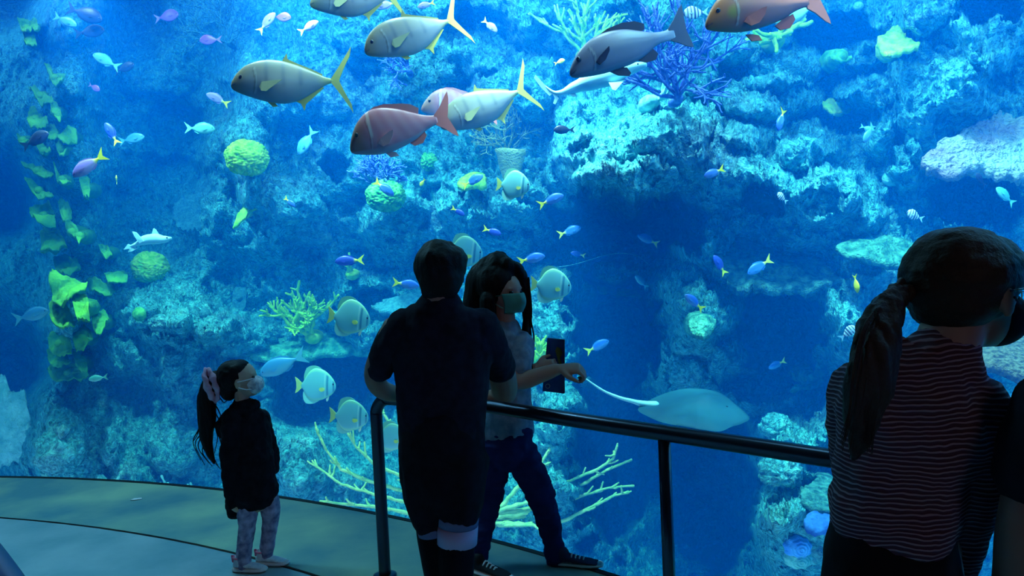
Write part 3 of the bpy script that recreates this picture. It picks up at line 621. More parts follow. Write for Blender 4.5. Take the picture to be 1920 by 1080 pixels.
M_shark = mat('shark_skin', (0.35, 0.70, 0.74), 0.6, 0.3, noise=(2, 3), col2=(0.48, 0.80, 0.82))
M_ray = mat('ray_skin', (0.008, 0.06, 0.10), 0.6, 0.15, noise=(3, 4), col2=(0.015, 0.10, 0.14))
def plate3(name, pts, nrm, th, m, parent):
    """a thin solid sheet through 3-D points"""
    n = len(pts); nrm = Vector(nrm).normalized()
    V = [Vector(p) - nrm*th/2 for p in pts] + [Vector(p) + nrm*th/2 for p in pts]
    F = [tuple(range(n)), tuple(range(2*n-1, n-1, -1))] + [(i, (i+1) % n, n + (i+1) % n, n + i) for i in range(n)]
    o = mesh_obj(name, V, F, m, parent, smooth=False)
    bm = bmesh.new(); bm.from_mesh(o.data); bmesh.ops.triangulate(bm, faces=[f for f in bm.faces if len(f.verts) > 4]); bm.to_mesh(o.data); bm.free()
    return o
def shark(Y, path, fins, label, eye=None, mt=None):
    mt = mt or M_shark
    e = empty('shark'); tag(e, label, 'shark')
    S = Y/FPX
    V, F = loft([(at(x, y, Y + dy), a*S, b*S) for (x, y, dy, a, b) in path], 18)
    mesh_obj('body', V, F, mt, e)
    for nm, pts in fins:
        plate3(nm, [at(p[0], p[1], Y + (p[2] if len(p) > 2 else 0)) for p in pts], (0, 1, 0.1), 0.012, mt, e)
    if eye:
        o = mesh_obj('eye', *ball(at(eye[0], eye[1], Y - eye[2]), 1.6*S), M_eye, e)
    return e
def ball(c, r, n=10, m=12):
    V = []; F = []
    if not isinstance(r, (tuple, list)): r = (r, r, r)
    for i in range(1, n):
        for j in range(m):
            th = math.pi*i/n; ph = 2*math.pi*j/m
            V.append(Vector((c[0] + r[0]*math.sin(th)*math.cos(ph), c[1] + r[1]*math.sin(th)*math.sin(ph), c[2] + r[2]*math.cos(th))))
    V += [Vector((c[0], c[1], c[2] + r[2])), Vector((c[0], c[1], c[2] - r[2]))]; T = (n-1)*m
    F = [(i*m + j, i*m + (j+1) % m, (i+1)*m + (j+1) % m, (i+1)*m + j) for i in range(n-2) for j in range(m)]
    F += [(T, (j+1) % m, j) for j in range(m)] + [(T+1, (n-2)*m + j, (n-2)*m + (j+1) % m) for j in range(m)]
    return V, F
shark(swim_y(1110, 150, 0.35), [(1018, 158, 0, 1.5, 1.5), (1035, 172, 0, 3, 3), (1052, 174, 0, 5, 5), (1080, 163, 0, 11, 11), (1110, 152, -.05, 17, 15), (1145, 143, -.1, 17, 15), (1175, 131, -.15, 12, 12), (1208, 122, -.2, 6, 7)],
      [('tail_fin', [(1036, 176), (1024, 162), (1004, 140), (1001, 146), (1014, 164), (1030, 180)]), ('tail_fin', [(1034, 172), (1044, 180), (1048, 184), (1041, 196), (1037, 194), (1040, 184)]),
       ('pectoral_fin', [(1140, 152, -.1), (1172, 148, -.12), (1164, 158, -.2), (1154, 170, -.3), (1148, 168, -.3)]), ('dorsal_fin', [(1105, 141), (1118, 122), (1138, 118), (1150, 130), (1140, 140)]),
       ('pelvic_fin', [(1060, 172), (1075, 168), (1081, 180), (1076, 182)])],
      'pale cyan shark gliding under the grey snapper', (1196, 120, 0.24))
shark(swim_y(280, 450, 0.4), [(244, 462, 0, 1.5, 1.5), (256, 458, 0, 4, 4), (272, 450, 0, 9, 8), (292, 448, 0, 10, 9), (308, 449, 0, 7, 8), (320, 447, 0, 3, 4)],
      [('dorsal_fin', [(284, 443), (288, 428), (292, 430), (300, 443)]), ('tail_fin', [(252, 462), (240, 458), (232, 468), (244, 466), (240, 474)]), ('pectoral_fin', [(270, 452, -.05), (256, 436, -.06), (248, 434, -.06), (254, 446, -.06), (262, 456, -.05)]),
       ('tail_fin', [(252, 462), (242, 470), (246, 472), (258, 466)])],
      'small pale shark facing right above the round green brain coral', (313, 446, 0.05))
def stingray():
    Y = swim_y(1300, 765, 0.18)
    e = empty('stingray', at(1300, 770, Y)); tag(e, 'teal stingray with long thin tail gliding just above the handrail', 'stingray')
    # disc outline going round, in picture directions at the disc's own distance
    out = [(1196, 768), (1215, 752), (1245, 738), (1275, 730), (1300, 728), (1325, 730), (1352, 738), (1375, 755), (1405, 782), (1392, 794), (1372, 800), (1350, 809), (1320, 806), (1285, 800), (1245, 793), (1215, 781)]
    q = []
    for i in range(len(out)):
        a, b, c, d = [Vector((out[(i + k) % len(out)][0], out[(i + k) % len(out)][1])) for k in (-1, 0, 1, 2)]
        for k in range(5):
            t = k/5; q.append(0.5*((2*b) + (c - a)*t + (2*a - 5*b + 4*c - d)*t*t + (3*b - a - 3*c + d)*t**3))
    cen = Vector((1300, 765)); n = len(q); V = []; F = []; K = 12
    for s in (1, -1):
        for k in range(K + 1):
            f = k/K
            for p in q:
                r = cen + (p - cen)*f; up = (1 - f*f)**0.8
                # the disc banks towards the viewer: its lower rim is the nearer one
                yy = Y - (r.y - 765)*0.0075
                w3 = at(r.x, r.y, yy); hump = 0.055*up + 0.05*math.exp(-((r.x - 1325)**2/900 + (r.y - 757)**2/160))
                V.append(w3 + Vector((0, -0.75, 0.65))*(hump if s > 0 else -0.02*up))
    for s in range(2):
        o = s*(K + 1)*n
        for k in range(K):
            for j in range(n): F.append((o + k*n + j, o + k*n + (j+1) % n, o + (k+1)*n + (j+1) % n, o + (k+1)*n + j))
    for j in range(n): F.append((K*n + j, K*n + (j+1) % n, (2*K + 1)*n + (j+1) % n, (2*K + 1)*n + j))
    mesh_obj('body', [v - e.location for v in V], F, M_ray, e)
    S = Y/FPX
    V, F = loft([(at(x, y, Y + dy) - e.location, a*S, a*S) for (x, y, dy, a) in [(1230, 760, 0, 8), (1205, 757, .02, 6), (1185, 752, .03, 4), (1160, 745, .05, 3), (1130, 732, .08, 2.2), (1098, 710, .1, 1.2)]], 10)
    mesh_obj('tail', V, F, M_shark, e)
    for (x, y) in ((1353, 754), (1360, 765)):
        p = at(x, y, Y - (y - 765)*0.0075 - 0.05) - e.location
        V, F = ball(p, (0.022, 0.018, 0.014)); mesh_obj('eye', V, F, M_eye, e)
    return e
stingray()
# ------------------------------------------------------------------ corals and loose reef growth
def coral_mat(name, c1, c2, sc_=14, bs=60, bd=0.006, st=0.6):
    return mat(name, c1, 0.75, 0.15, noise=(sc_, 8), col2=c2, bump=(bs, st, bd*2.5))
M_ygreen = coral_mat('yellow_green_coral', (0.22, 0.62, 0.03), (0.60, 0.85, 0.08))
M_green = coral_mat('green_coral', (0.03, 0.30, 0.08), (0.20, 0.66, 0.14))
M_leaf = coral_mat('leafy_coral', (0.01, 0.16, 0.05), (0.16, 0.52, 0.05), 3, 25, 0.01)
M_pale = coral_mat('pale_branch_coral', (0.34, 0.62, 0.24), (0.72, 0.85, 0.34))
M_bluec = coral_mat('blue_branch_coral', (0.03, 0.09, 0.42), (0.16, 0.28, 0.70))
M_teal = coral_mat('teal_table_coral', (0.01, 0.09, 0.11), (0.10, 0.34, 0.30), 22, 70, 0.012, 1.0)
M_tan = coral_mat('tan_table_coral', (0.05, 0.045, 0.03), (0.26, 0.23, 0.15), 40, 90, 0.012, 1.0)
M_white = coral_mat('pale_plate_coral', (0.40, 0.27, 0.34), (0.66, 0.80, 0.60), 2.4, 28, 0.05, 1.0)
M_cup = coral_mat('brown_cup_coral', (0.30, 0.40, 0.18), (0.52, 0.58, 0.26), 10, 70, 0.012, 0.9)
M_cyanc = coral_mat('cyan_coral', (0.12, 0.46, 0.42), (0.34, 0.70, 0.60))
M_fan = coral_mat('sea_fan', (0.03, 0.18, 0.24), (0.08, 0.32, 0.36), 30, 80, 0.01, 0.8)
M_crust = coral_mat('crust_coral', (0.03, 0.25, 0.20), (0.20, 0.70, 0.45), 12, 40, 0.02, 1.0)
def local(o_loc, V): return [Vector(v) - o_loc for v in V]
def twig_branch(path, r0, r1, knob=0.25, seg=7):
    """a tapered knobbly branch through 3-D points"""
    P = [Vector(p) for p in path]; out = []; n = len(P)
    sub = []
    for i in range(n - 1):
        L = (P[i+1] - P[i]).length; k = max(2, int(L/(r0*2.2)))
        for j in range(k): sub.append(P[i].lerp(P[i+1], j/k))
    sub.append(P[-1]); m = len(sub); pts = []
    for i, p in enumerate(sub):
        t = i/(m - 1); r = (r0*(1 - t) + r1*t)*(1 + RNG.uniform(-knob, knob))
        j = Vector((RNG.uniform(-1, 1), RNG.uniform(-1, 1), RNG.uniform(-1, 1)))*r*0.35*(1 if 0 < i < m-1 else 0)
        pts.append((p + j, r, r))
    return loft(pts, seg, True, 1)
def grow(base, d, length, r, depth, out, spread=0.6, nkids=3, taper=0.7, updraft=0.2, flatn=0.6):
    tip = base + d*length; mid = base + d*length*0.5 + Vector((RNG.uniform(-.1, .1), RNG.uniform(-.1, .1), RNG.uniform(-.1, .1)))*length
    out.append(twig_branch([base, mid, tip], r, r*taper))
    if depth == 0: return
    for k in range(nkids):
        t = RNG.uniform(0.35, 1.0); b = base.lerp(tip, t)
        nd = d + Vector((RNG.gauss(0, spread), RNG.gauss(0, spread*flatn), RNG.gauss(0, spread) + updraft)); nd.normalize()
        grow(b, nd, length*RNG.uniform(0.5, 0.8), r*0.78, depth - 1, out, spread, nkids, taper, updraft, flatn)
def bush(px, py, d, length, r, depth, m, label, name='branching_coral', cat='coral', nstem=4, spread=0.6, nkids=3, fan=0.5, up=0.2, near=0.0, group=None):
    """px, py: foot of the coral on the rock; length and r in metres"""
    base = hit(px, py) + Vector((0, -near, 0)); out = []
    for k in range(nstem):
        nd = Vector((d[0] + RNG.gauss(0, fan), d[1] + RNG.gauss(0, 0.2) - 0.25, d[2] + RNG.gauss(0, fan*0.6))).normalized()
        grow(base.copy(), nd, length*RNG.uniform(0.8, 1.15), r, depth, out, spread, nkids, updraft=up)
    out.append(ball(base + Vector((0, 0.1, 0)), (r*3.5, r*4 + 0.1, r*3)))
    V, F = join(out)
    o = mesh_obj(name, local(base, V), F, m, loc=base); tag(o, label, cat, group); return o
def brain(px, py, rx, ry, m, label, scale=9.0, near=0.38):
    h = hit(px, py); S = h.y/FPX; R = Vector((rx*S, rx*S*0.8, ry*S)); n, k = 70, 90; V = []; c = h + Vector((0, R.y*0.45 - near, 0))
    D = []
    for i in range(n + 1):
        for j in range(k):
            th = math.pi*i/n; ph = 2*math.pi*j/k; D.append((math.sin(th)*math.cos(ph), math.sin(th)*math.sin(ph), math.cos(th)))
    D = np.array(D); q = D*scale*0.42; wv = np.stack([perlin(q*0.5 + 9), perlin(q*0.5 + 19), perlin(q*0.5 + 29)], 1)
    ridge = 1 - np.clip(np.abs(perlin(q + wv*1.6))*5.0, 0, 1)
    big = fbm(D*1.3, 2)*0.08
    P = D*np.array(R)*(1 + big - 0.13*ridge)[:, None]
    F = [(i*k + j, i*k + (j+1) % k, (i+1)*k + (j+1) % k, (i+1)*k + j) for i in range(n) for j in range(k)]
    o = mesh_obj('brain_coral', [tuple(p) for p in P], F, m, loc=c); tag(o, label, 'coral'); return o
def sheet(name, px, py, outline, m, label, th=0.03, near=0.15, tilt=(0, -0.35, 0.9), wave=0.04, thickrim=0.6, cat='coral', lean=0.010, group=None, dome=0.0):
    """a plate growing out of the rock. outline: picture directions of its rim; lean: metres nearer per pixel lower"""
    h = hit(px, py); q = []; n0 = len(outline)
    for i in range(n0):
        a, b, c, d = [Vector(outline[(i + k) % n0]) for k in (-1, 0, 1, 2)]
        for k in range(8):
            t = k/8; q.append(0.5*((2*b) + (c - a)*t + (2*a - 5*b + 4*c - d)*t*t + (3*b - a - 3*c + d)*t**3))
    cen = sum(q, Vector((0, 0)))/len(q); K = 16; n = len(q); V = []; nv = Vector(tilt).normalized()
    base = Vector(h) + Vector((0, -near, 0)); P2 = []
    if name == 'leafy_coral' and base.y > 8.4: base = at(px, py, 8.4)
    for s in (1, -1):
        for k in range(K + 1):
            f = k/K
            for p in q:
                jag = 1 + 0.05*math.sin(p.x*0.9 + p.y*1.3)*f
                r = cen + (p - cen)*f*jag; Y = base.y - (r.y - py)*lean
                w3 = at(r.x, r.y, Y); P2.append((w3, s, f))
    Wp = np.array([tuple(a[0]) for a in P2]); nn = fbm(Wp*4.5, 3) + 0.35*fbm(Wp*22, 3, 0.6, True)
    for (w3, s, f), nz in zip(P2, nn):
        V.append(w3 + nv*(wave*nz*(0.4 + 0.6*f) + s*th/2*(1 - 0.45*f) + (dome*(1 - f*f) if s > 0 else 0)))
    F = []
    for s in range(2):
        o = s*(K + 1)*n
        for k in range(K):
            for j in range(n): F.append((o + k*n + j, o + k*n + (j+1) % n, o + (k+1)*n + (j+1) % n, o + (k+1)*n + j))
    for j in range(n): F.append((K*n + j, K*n + (j+1) % n, (2*K+1)*n + (j+1) % n, (2*K+1)*n + j))
    if n: # a short stalk to the rock
        cc = at(cen.x, cen.y, base.y - (cen.y - py)*lean)
        v2, f2 = loft([(cc, 0.05, 0.05), (cc.lerp(h, 0.5), 0.06, 0.06), (h + Vector((0, 0.15, 0)), 0.1, 0.1)], 8)
        b0 = len(V); V += v2; F += [tuple(i + b0 for i in g) for g in f2]
    o = mesh_obj(name, local(base, V), F, m, loc=base); tag(o, label, cat, group); return o
def blob(name, px, py, rx, ry, m, label, cat='coral', rough=0.12, near=0.1, freq=3.0, group=None, dz=0.9):
    h = hit(px, py); S = h.y/FPX; R = Vector((rx*S, max(rx, ry)*S*dz, ry*S)); n, k = 40, 56; c = h + Vector((0, R.y*0.35 - near, 0))
    D = np.array([(math.sin(math.pi*i/n)*math.cos(2*math.pi*j/k), math.sin(math.pi*i/n)*math.sin(2*math.pi*j/k), math.cos(math.pi*i/n)) for i in range(n+1) for j in range(k)])
    P = D*np.array(R)*(1 + rough*fbm(D*freq*0.5 + px*0.1, 4, 0.6))[:, None]
    F = [(i*k + j, i*k + (j+1) % k, (i+1)*k + (j+1) % k, (i+1)*k + j) for i in range(n) for j in range(k)]
    o = mesh_obj(name, [tuple(p) for p in P], F, m, loc=c); tag(o, label, cat, group); return o
brain(502, 310, 37, 32, M_ygreen, 'yellow green brain coral high on the left rock column', 13, 0.7)
brain(304, 501, 33, 31, M_ygreen, 'round green brain coral alone in the dim left part of the reef', 12)
brain(733, 372, 36, 30, M_green, 'green brain coral under the blue branching coral', 13)
bush(724, 352, (0, -0.3, 1.0), 0.20, 0.013, 3, M_bluec, 'dense dark blue branching coral below the pink snapper', nstem=12, spread=0.7, nkids=3, fan=0.9, near=0.2)
bush(598, 628, (-0.05, -0.3, 1), 0.30, 0.028, 3, M_ygreen, 'bright yellow green staghorn coral left of the batfish', nstem=6, spread=0.55, nkids=3, fan=0.55, near=0.3, up=0.3)
bush(667, 514, (0.05, -0.3, 1), 0.17, 0.022, 1, M_ygreen, 'small upright yellow green coral sprig beside a dark blue fish', nstem=3, spread=0.45, nkids=3, fan=0.2, near=0.25)
bush(1003, 690, (0.05, -0.3, 1), 0.24, 0.026, 2, M_ygreen, 'bright green finger coral right behind the hair of the girl with the mask', nstem=9, spread=0.35, nkids=3, fan=0.35, near=0.5, up=0.35)
bush(1090, 110, (0.0, -0.3, 1), 0.28, 0.018, 2, M_ygreen, 'yellow green branching coral above the grey snapper', nstem=7, spread=0.5, nkids=3, fan=0.8, near=0.2)
bush(1438, 88, (-0.3, -0.3, 0.1), 0.20, 0.024, 1, M_ygreen, 'stubby yellow coral branches under the orange snapper', nstem=6, spread=0.6, nkids=2, fan=0.7, near=0.2)
bush(1255, 200, (0.0, -0.3, 1), 0.34, 0.013, 3, M_bluec, 'violet blue branching coral right of the grey snapper', nstem=9, spread=0.5, nkids=3, fan=0.9, near=0.3)
bush(1205, 208, (0.8, -0.4, 0.3), 0.20, 0.022, 1, M_cyanc, 'pale stubby branch at the foot of the violet blue coral', nstem=2, spread=0.5, nkids=3, fan=0.1, near=0.35)
bush(950, 290, (0, -0.3, 1), 0.22, 0.009, 3, M_cup, 'thin twiggy coral behind the brown cup coral', nstem=8, spread=0.6, nkids=3, fan=0.8, near=0.15)
bush(440, 90, (0, -0.3, 1), 0.32, 0.010, 3, M_fan, 'thin twiggy dark coral at the top of the left rock column', nstem=9, spread=0.6, nkids=3, fan=0.9, near=0.2)
bush(770, 140, (0, -0.3, 1), 0.20, 0.010, 3, M_bluec, 'small blue twiggy coral between the trevallies', nstem=7, spread=0.6, nkids=3, fan=0.9, near=0.15)
bush(1420, 392, (0.1, -0.5, 0.4), 0.10, 0.042, 1, M_cyanc, 'cluster of fat pale coral fingers over a small hollow', nstem=9, spread=0.5, nkids=1, fan=0.8, near=0.15)
for (x, y, lab) in ((150, 892, 'pale coral fingers at the far left foot of the glass'), (255, 893, 'pale coral fingers at the foot of the glass right of others'), (350, 905, 'pale coral fingers at the foot of the glass left of the little girl'), (395, 912, 'small pale coral fingers beside the coat of the little girl')):
    bush(x, y, (0, -0.3, 1), 0.14, 0.022, 1, M_cyanc, lab, nstem=5, spread=0.3, nkids=2, fan=0.4, near=0.5)
# the great pale branching coral behind the handrail: its main limbs, then twigs
def big_branch():
    base = hit(900, 930) + Vector((0, -0.6, 0)); Y = base.y
    limbs = [[(880, 960), (790, 930), (700, 905), (640, 880), (612, 845), (592, 802)], [(880, 965), (800, 950), (710, 930), (640, 908), (600, 880), (586, 868)], [(860, 960), (770, 900), (700, 870), (668, 838), (652, 812)],
             [(870, 970), (780, 965), (700, 950), (640, 945), (600, 940)], [(860, 940), (800, 880), (745, 820), (720, 775), (716, 758)], [(880, 975), (760, 985), (690, 970), (640, 955)], [(870, 940), (820, 860), (790, 800), (770, 765)],
             [(920, 960), (1000, 940), (1060, 905), (1120, 880), (1150, 860), (1158, 832)], [(920, 965), (1010, 950), (1080, 915), (1140, 880), (1184, 862)], [(925, 970), (1030, 955), (1090, 930), (1140, 915), (1188, 911)],
             [(930, 980), (1040, 985), (1100, 955), (1150, 930), (1178, 922)], [(930, 960), (985, 900), (1020, 860), (1040, 825), (1046, 800)], [(1020, 890), (1034, 850), (1058, 838)], [(910, 950), (930, 880), (945, 830), (960, 800)],
             [(935, 985), (1000, 985), (1040, 1010)], [(900, 960), (950, 975), (1010, 960), (1040, 930)], [(890, 940), (890, 870), (900, 810)]]
    out = []; S = Y/FPX
    for li, L in enumerate(limbs):
        path = [at(x, y, Y + 0.25*math.sin(li*1.7)*(i/len(L)) - 0.10) for i, (x, y) in enumerate(L)]
        out.append(twig_branch(path, 0.022, 0.010, 0.2))
        for i in range(1, len(path)):
            for k in range(3 if i > 1 else 1):
                b = path[i-1].lerp(path[i], RNG.random()); d = (path[i] - path[i-1]).normalized()
                nd = (d + Vector((RNG.gauss(0, 0.5), RNG.gauss(0, 0.3), RNG.gauss(0.15, 0.5)))).normalized()
                l = RNG.uniform(0.03, 0.12); out.append(twig_branch([b, b + nd*l*0.5, b + (nd + Vector((0, 0, 0.15)))*l], 0.012, 0.007, 0.2, 6))
    out.append(ball(at(900, 965, Y + 0.05), (0.2, 0.25, 0.16)))
    V, F = join(out); o = mesh_obj('branching_coral', local(base, V), F, M_pale, loc=base)
    tag(o, 'huge pale yellow branching coral spreading low behind the handrail and the people', 'coral')
big_branch()
# leafy corals climbing the left edge, each plate a coral of its own
LEAF = [((37,45),(55,42),(62,52),(58,64),(44,62)), ((60,46),(68,42),(74,58),(66,62)), ((48,68),(62,66),(68,80),(58,86),(46,80)), ((84,124),(96,132),(104,150),(120,158),(118,164),(100,158)), ((54,164),(72,172),(98,186),(96,194),(76,190),(62,178)),
        ((52,204),(64,198),(74,214),(92,232),(84,246),(60,242),(52,226)), ((96,188),(108,198),(118,224),(108,232),(98,210)), ((88,234),(110,250),(104,264),(88,258)), ((108,250),(130,252),(146,254),(136,266),(114,266)), ((34,258),(50,258),(54,268),(40,272)),
        ((66,276),(88,280),(98,290),(84,290)), ((104,266),(122,280),(130,290),(114,294)), ((40,306),(60,312),(98,326),(94,332),(66,326)), ((102,310),(112,330),(136,350),(130,358),(108,342)), ((48,342),(66,346),(98,364),(92,372),(62,362)),
        ((58,400),(84,384),(100,396),(102,418),(72,420)), ((110,384),(122,380),(136,402),(134,418),(118,414)), ((124,424),(146,430),(144,448),(130,440)), ((84,430),(106,430),(126,462),(112,472),(82,480),(76,462)), ((144,440),(158,434),(148,456)),
        ((152,340),(170,342),(168,362),(162,376),(154,358)), ((104,482),(126,478),(150,500),(130,520),(106,506)), ((98,522),(126,524),(166,540),(152,560),(124,574),(98,562)), ((168,530),(196,540),(216,548),(196,556),(172,552)), ((140,560),(160,556),(170,580),(160,606),(142,590)),
        ((96,572),(120,578),(138,600),(128,622),(100,612)), ((178,594),(196,586),(204,602),(188,624),(176,620)), ((94,626),(126,624),(134,656),(112,666),(92,652)), ((138,620),(160,616),(174,634),(160,656),(140,650)), ((92,660),(120,664),(134,680),(112,690),(94,682)), ((92,690),(130,684),(164,696),(150,710),(104,712)), ((140,672),(156,670),(164,690),(148,692)),
        ((186,462),(202,470),(212,484),(196,486)), ((198,520),(226,512),(240,522),(214,534))]
LL = ['the top left cluster', 'the cluster above the black fish', 'the cluster below the black fish', 'the dim middle cluster', 'the bottom cluster']
ORD = 'first second third fourth fifth sixth seventh eighth ninth tenth eleventh twelfth'.split(); cnt = {}
info = []
for o_ in LEAF:
    xs = [p[0] for p in o_]; ys = [p[1] for p in o_]; cx = sum(xs)/len(xs); cy = sum(ys)/len(ys)
    info.append((cy, cx, max(xs) - min(xs), max(ys) - min(ys), o_))
for i, (cy, cx, wd, ht, o_) in enumerate(sorted(info)):
    k = 0 if cy < 100 else 1 if cy < 270 else 2 if cy < 375 else 3 if cy < 530 else 4
    c = cnt.get(k, 0); cnt[k] = c + 1; sz = 'large' if wd*ht > 1100 else 'small'
    shp = 'wide' if wd > 1.4*ht else 'tall' if ht > 1.4*wd else 'round'
    sheet('leafy_coral', cx, cy, o_, M_leaf, '%s %s green leafy plate, %s from top in %s' % (sz, shp, ORD[c], LL[k]), 0.03, 0.45 + 0.1*(i % 3), wave=0.09, lean=0.006 + 0.004*(i % 3), group='green leafy coral plates on the left column')
# plates and tables
sheet('plate_coral', 462, 398, [(438,428),(450,402),(468,385),(474,368),(486,372),(484,392),(470,402),(456,418)], M_ygreen, 'yellow green shelf coral on the left rock column, below the brain coral', 0.05, 0.3, lean=0.004)
sheet('plate_coral', 1688, 82, [(1645,82),(1665,66),(1680,60),(1694,66),(1700,84),(1724,96),(1690,98),(1664,104)], M_ygreen, 'yellow green ruffled plate coral left of the tall pale rock pillar', 0.06, 0.25, lean=0.008)
sheet('plate_coral', 1575, 106, [(1556,106),(1572,102),(1586,103),(1598,107),(1580,112),(1560,112)], M_green, 'thin pale green plate coral left of a bigger yellow green one', 0.03, 0.25)
sheet('plate_coral', 1572, 202, [(1542,200),(1562,190),(1582,194),(1603,192),(1590,204),(1560,214)], M_ygreen, 'dull yellow green plate coral over a hollow, below the orange snapper tail', 0.05, 0.25)
sheet('plate_coral', 884, 346, [(858,352),(866,338),(884,330),(905,334),(912,346),(894,356),(870,358)], M_ygreen, 'yellow green lump coral left of the brown cup coral', 0.07, 0.25, dome=0.05)
sheet('plate_coral', 1316, 612, [(1290,604),(1310,598),(1336,602),(1340,618),(1320,630),(1300,624)], M_crust, 'bright green crust coral between the two dark caves', 0.07, 0.25, dome=0.05)
sheet('table_coral', 1460, 495, [(1345,462),(1400,448),(1470,446),(1540,462),(1590,500),(1588,530),(1545,548),(1470,552),(1400,545),(1350,520),(1330,490)], M_teal, 'broad dark teal table coral roofing the round cave', 0.12, 0.35, lean=0.006, wave=0.05)
sheet('table_coral', 1160, 548, [(1065,537),(1120,538),(1180,545),(1256,560),(1250,565),(1180,556),(1120,548),(1070,545)], M_green, 'long thin green ledge coral right of the masked girl', 0.06, 1.3, lean=0.004, wave=0.02)
sheet('table_coral', 590, 652, [(440,655),(500,640),(590,632),(700,630),(742,645),(700,662),(620,668),(540,678),(470,676)], M_crust, 'long flat green ledge coral under the staghorn coral', 0.12, 0.75, lean=0.006, wave=0.05)
sheet('table_coral', 800, 580, [(700,575),(740,562),(800,560),(860,570),(870,585),(800,592),(730,596)], M_fan, 'dim blue ledge behind the shoulders of the person in black', 0.1, 0.3, lean=0.006)
sheet('plate_coral', 1840, 288, [(1732,302),(1768,282),(1800,262),(1832,240),(1866,225),(1905,232),(1975,260),(1980,330),(1915,346),(1880,338),(1850,326),(1800,330),(1760,322)], M_white, 'huge pale pinkish white plate coral at the right edge of the picture', 0.12, 0.5, lean=0.004, wave=0.07, dome=0.06)
sheet('plate_coral', 1770, 332, [(1700,345),(1706,334),(1738,328),(1742,318),(1790,322),(1830,328),(1790,334),(1750,334),(1728,342)], M_cyanc, 'bright curling rim of pale coral below the huge plate coral', 0.05, 0.55, lean=0.004, wave=0.03)
sheet('table_coral', 1880, 672, [(1800,668),(1820,655),(1860,645),(1900,640),(1990,620),(2000,700),(1930,712),(1890,702),(1850,692),(1812,690)], M_tan, 'speckled tan table coral under the masked face of the woman', 0.12, 0.9, lean=0.006, wave=0.02)
sheet('table_coral', 1640, 478, [(1570,470),(1620,458),(1690,455),(1720,475),(1690,500),(1630,495),(1590,485)], coral_mat('dull_green_coral', (0.02, 0.14, 0.11), (0.12, 0.42, 0.28), 14, 40, 0.02, 1.0), 'pale green knobbly shelf left of the ponytailed head', 0.08, 0.3, lean=0.006)
sheet('sea_fan', 362, 405, [(325,410),(330,385),(352,368),(385,345),(400,318),(420,305),(428,340),(430,385),(410,425),(370,432),(338,432)], M_fan, 'dim teal sea fan left of the left rock column', 0.025, 0.3, lean=0.001, wave=0.05)
sheet('sea_fan', 25, 800, [(-20,712),(10,712),(22,738),(48,742),(54,775),(60,815),(50,850),(20,868),(-20,880)], coral_mat('pale_ruffle_coral', (0.26, 0.62, 0.66), (0.55, 0.9, 0.9), 8, 30, 0.02, 1.0), 'pale ruffled coral fan at the lower left edge', 0.06, 1.2, lean=0.002, wave=0.10)
sheet('sea_fan', 448, 560, [(440,545),(452,540),(462,545),(458,582),(436,580)], M_fan, 'small dim paddle shaped coral on the left reef', 0.03, 0.3, lean=0.001)
sheet('crust_coral', 1515, 705, [(1482,735),(1500,726),(1522,718),(1534,700),(1530,684),(1542,670),(1548,690),(1546,712),(1524,732),(1500,738)], M_crust, 'curved green frilly coral below the round cave', 0.05, 0.35, lean=0.002, wave=0.05)
sheet('plate_coral', 1560, 925, [(1500,935),(1520,908),(1548,896),(1590,905),(1600,940),(1560,958),(1515,955)], M_teal, 'dark teal plate coral beside the hips of the woman', 0.06, 0.3, lean=0.006, wave=0.03)
sheet('sea_fan', 1560, 985, [(1508,980),(1540,968),(1575,974),(1590,992),(1560,1002),(1525,1006)], coral_mat('blue_ruffle_coral', (0.02, 0.08, 0.35), (0.06, 0.22, 0.6)), 'ruffled blue coral beside the big ribbed clam', 0.05, 0.3, lean=0.003, wave=0.05)
blob('sponge', 1662, 336, 17, 15, M_cyanc, 'round pale sponge ball below the tall right rock pillar', 'sponge', 0.05)
blob('sponge', 390, 588, 10, 11, M_fan, 'small round dim sponge on the left reef', 'sponge', 0.05)
blob('sponge', 268, 588, 12, 13, M_green, 'small round green sponge on the left reef', 'sponge', 0.06)
blob('sponge', 1600, 18, 9, 8, M_cyanc, 'tiny pale sponge right of the orange snapper tail', 'sponge', 0.06)
blob('sponge', 806, 305, 15, 15, M_green, 'green knobbly sponge right of the blue branching coral', 'sponge', 0.3, 0.1, 8)
# barrel shaped cup coral and the ribbed clam
def cup():
    h = hit(958, 318) + Vector((0, -0.25, 0)); S = h.y/FPX; V = []; n = 28; R = [(0.35, -34), (0.55, -22), (0.8, 0), (1.0, 22), (1.06, 30), (0.98, 30), (0.75, 5), (0.45, -20)]
    for (r, z) in R:
        for j in range(n):
            a = 2*math.pi*j/n; k = 1 + 0.08*math.sin(3*a + z*0.1); V.append((27*S*r*k*math.cos(a), 20*S*r*k*math.sin(a) - z*S*0.25, z*S + 2*S*math.sin(2*a)))
    F = [(i*n + j, i*n + (j+1) % n, (i+1)*n + (j+1) % n, (i+1)*n + j) for i in range(len(R)-1) for j in range(n)] + [tuple(range(n)), tuple(range((len(R)-1)*n, len(R)*n))]
    o = mesh_obj('cup_coral', V, F, M_cup, loc=h); tag(o, 'brown green cup shaped coral just above a batfish', 'coral')
cup()
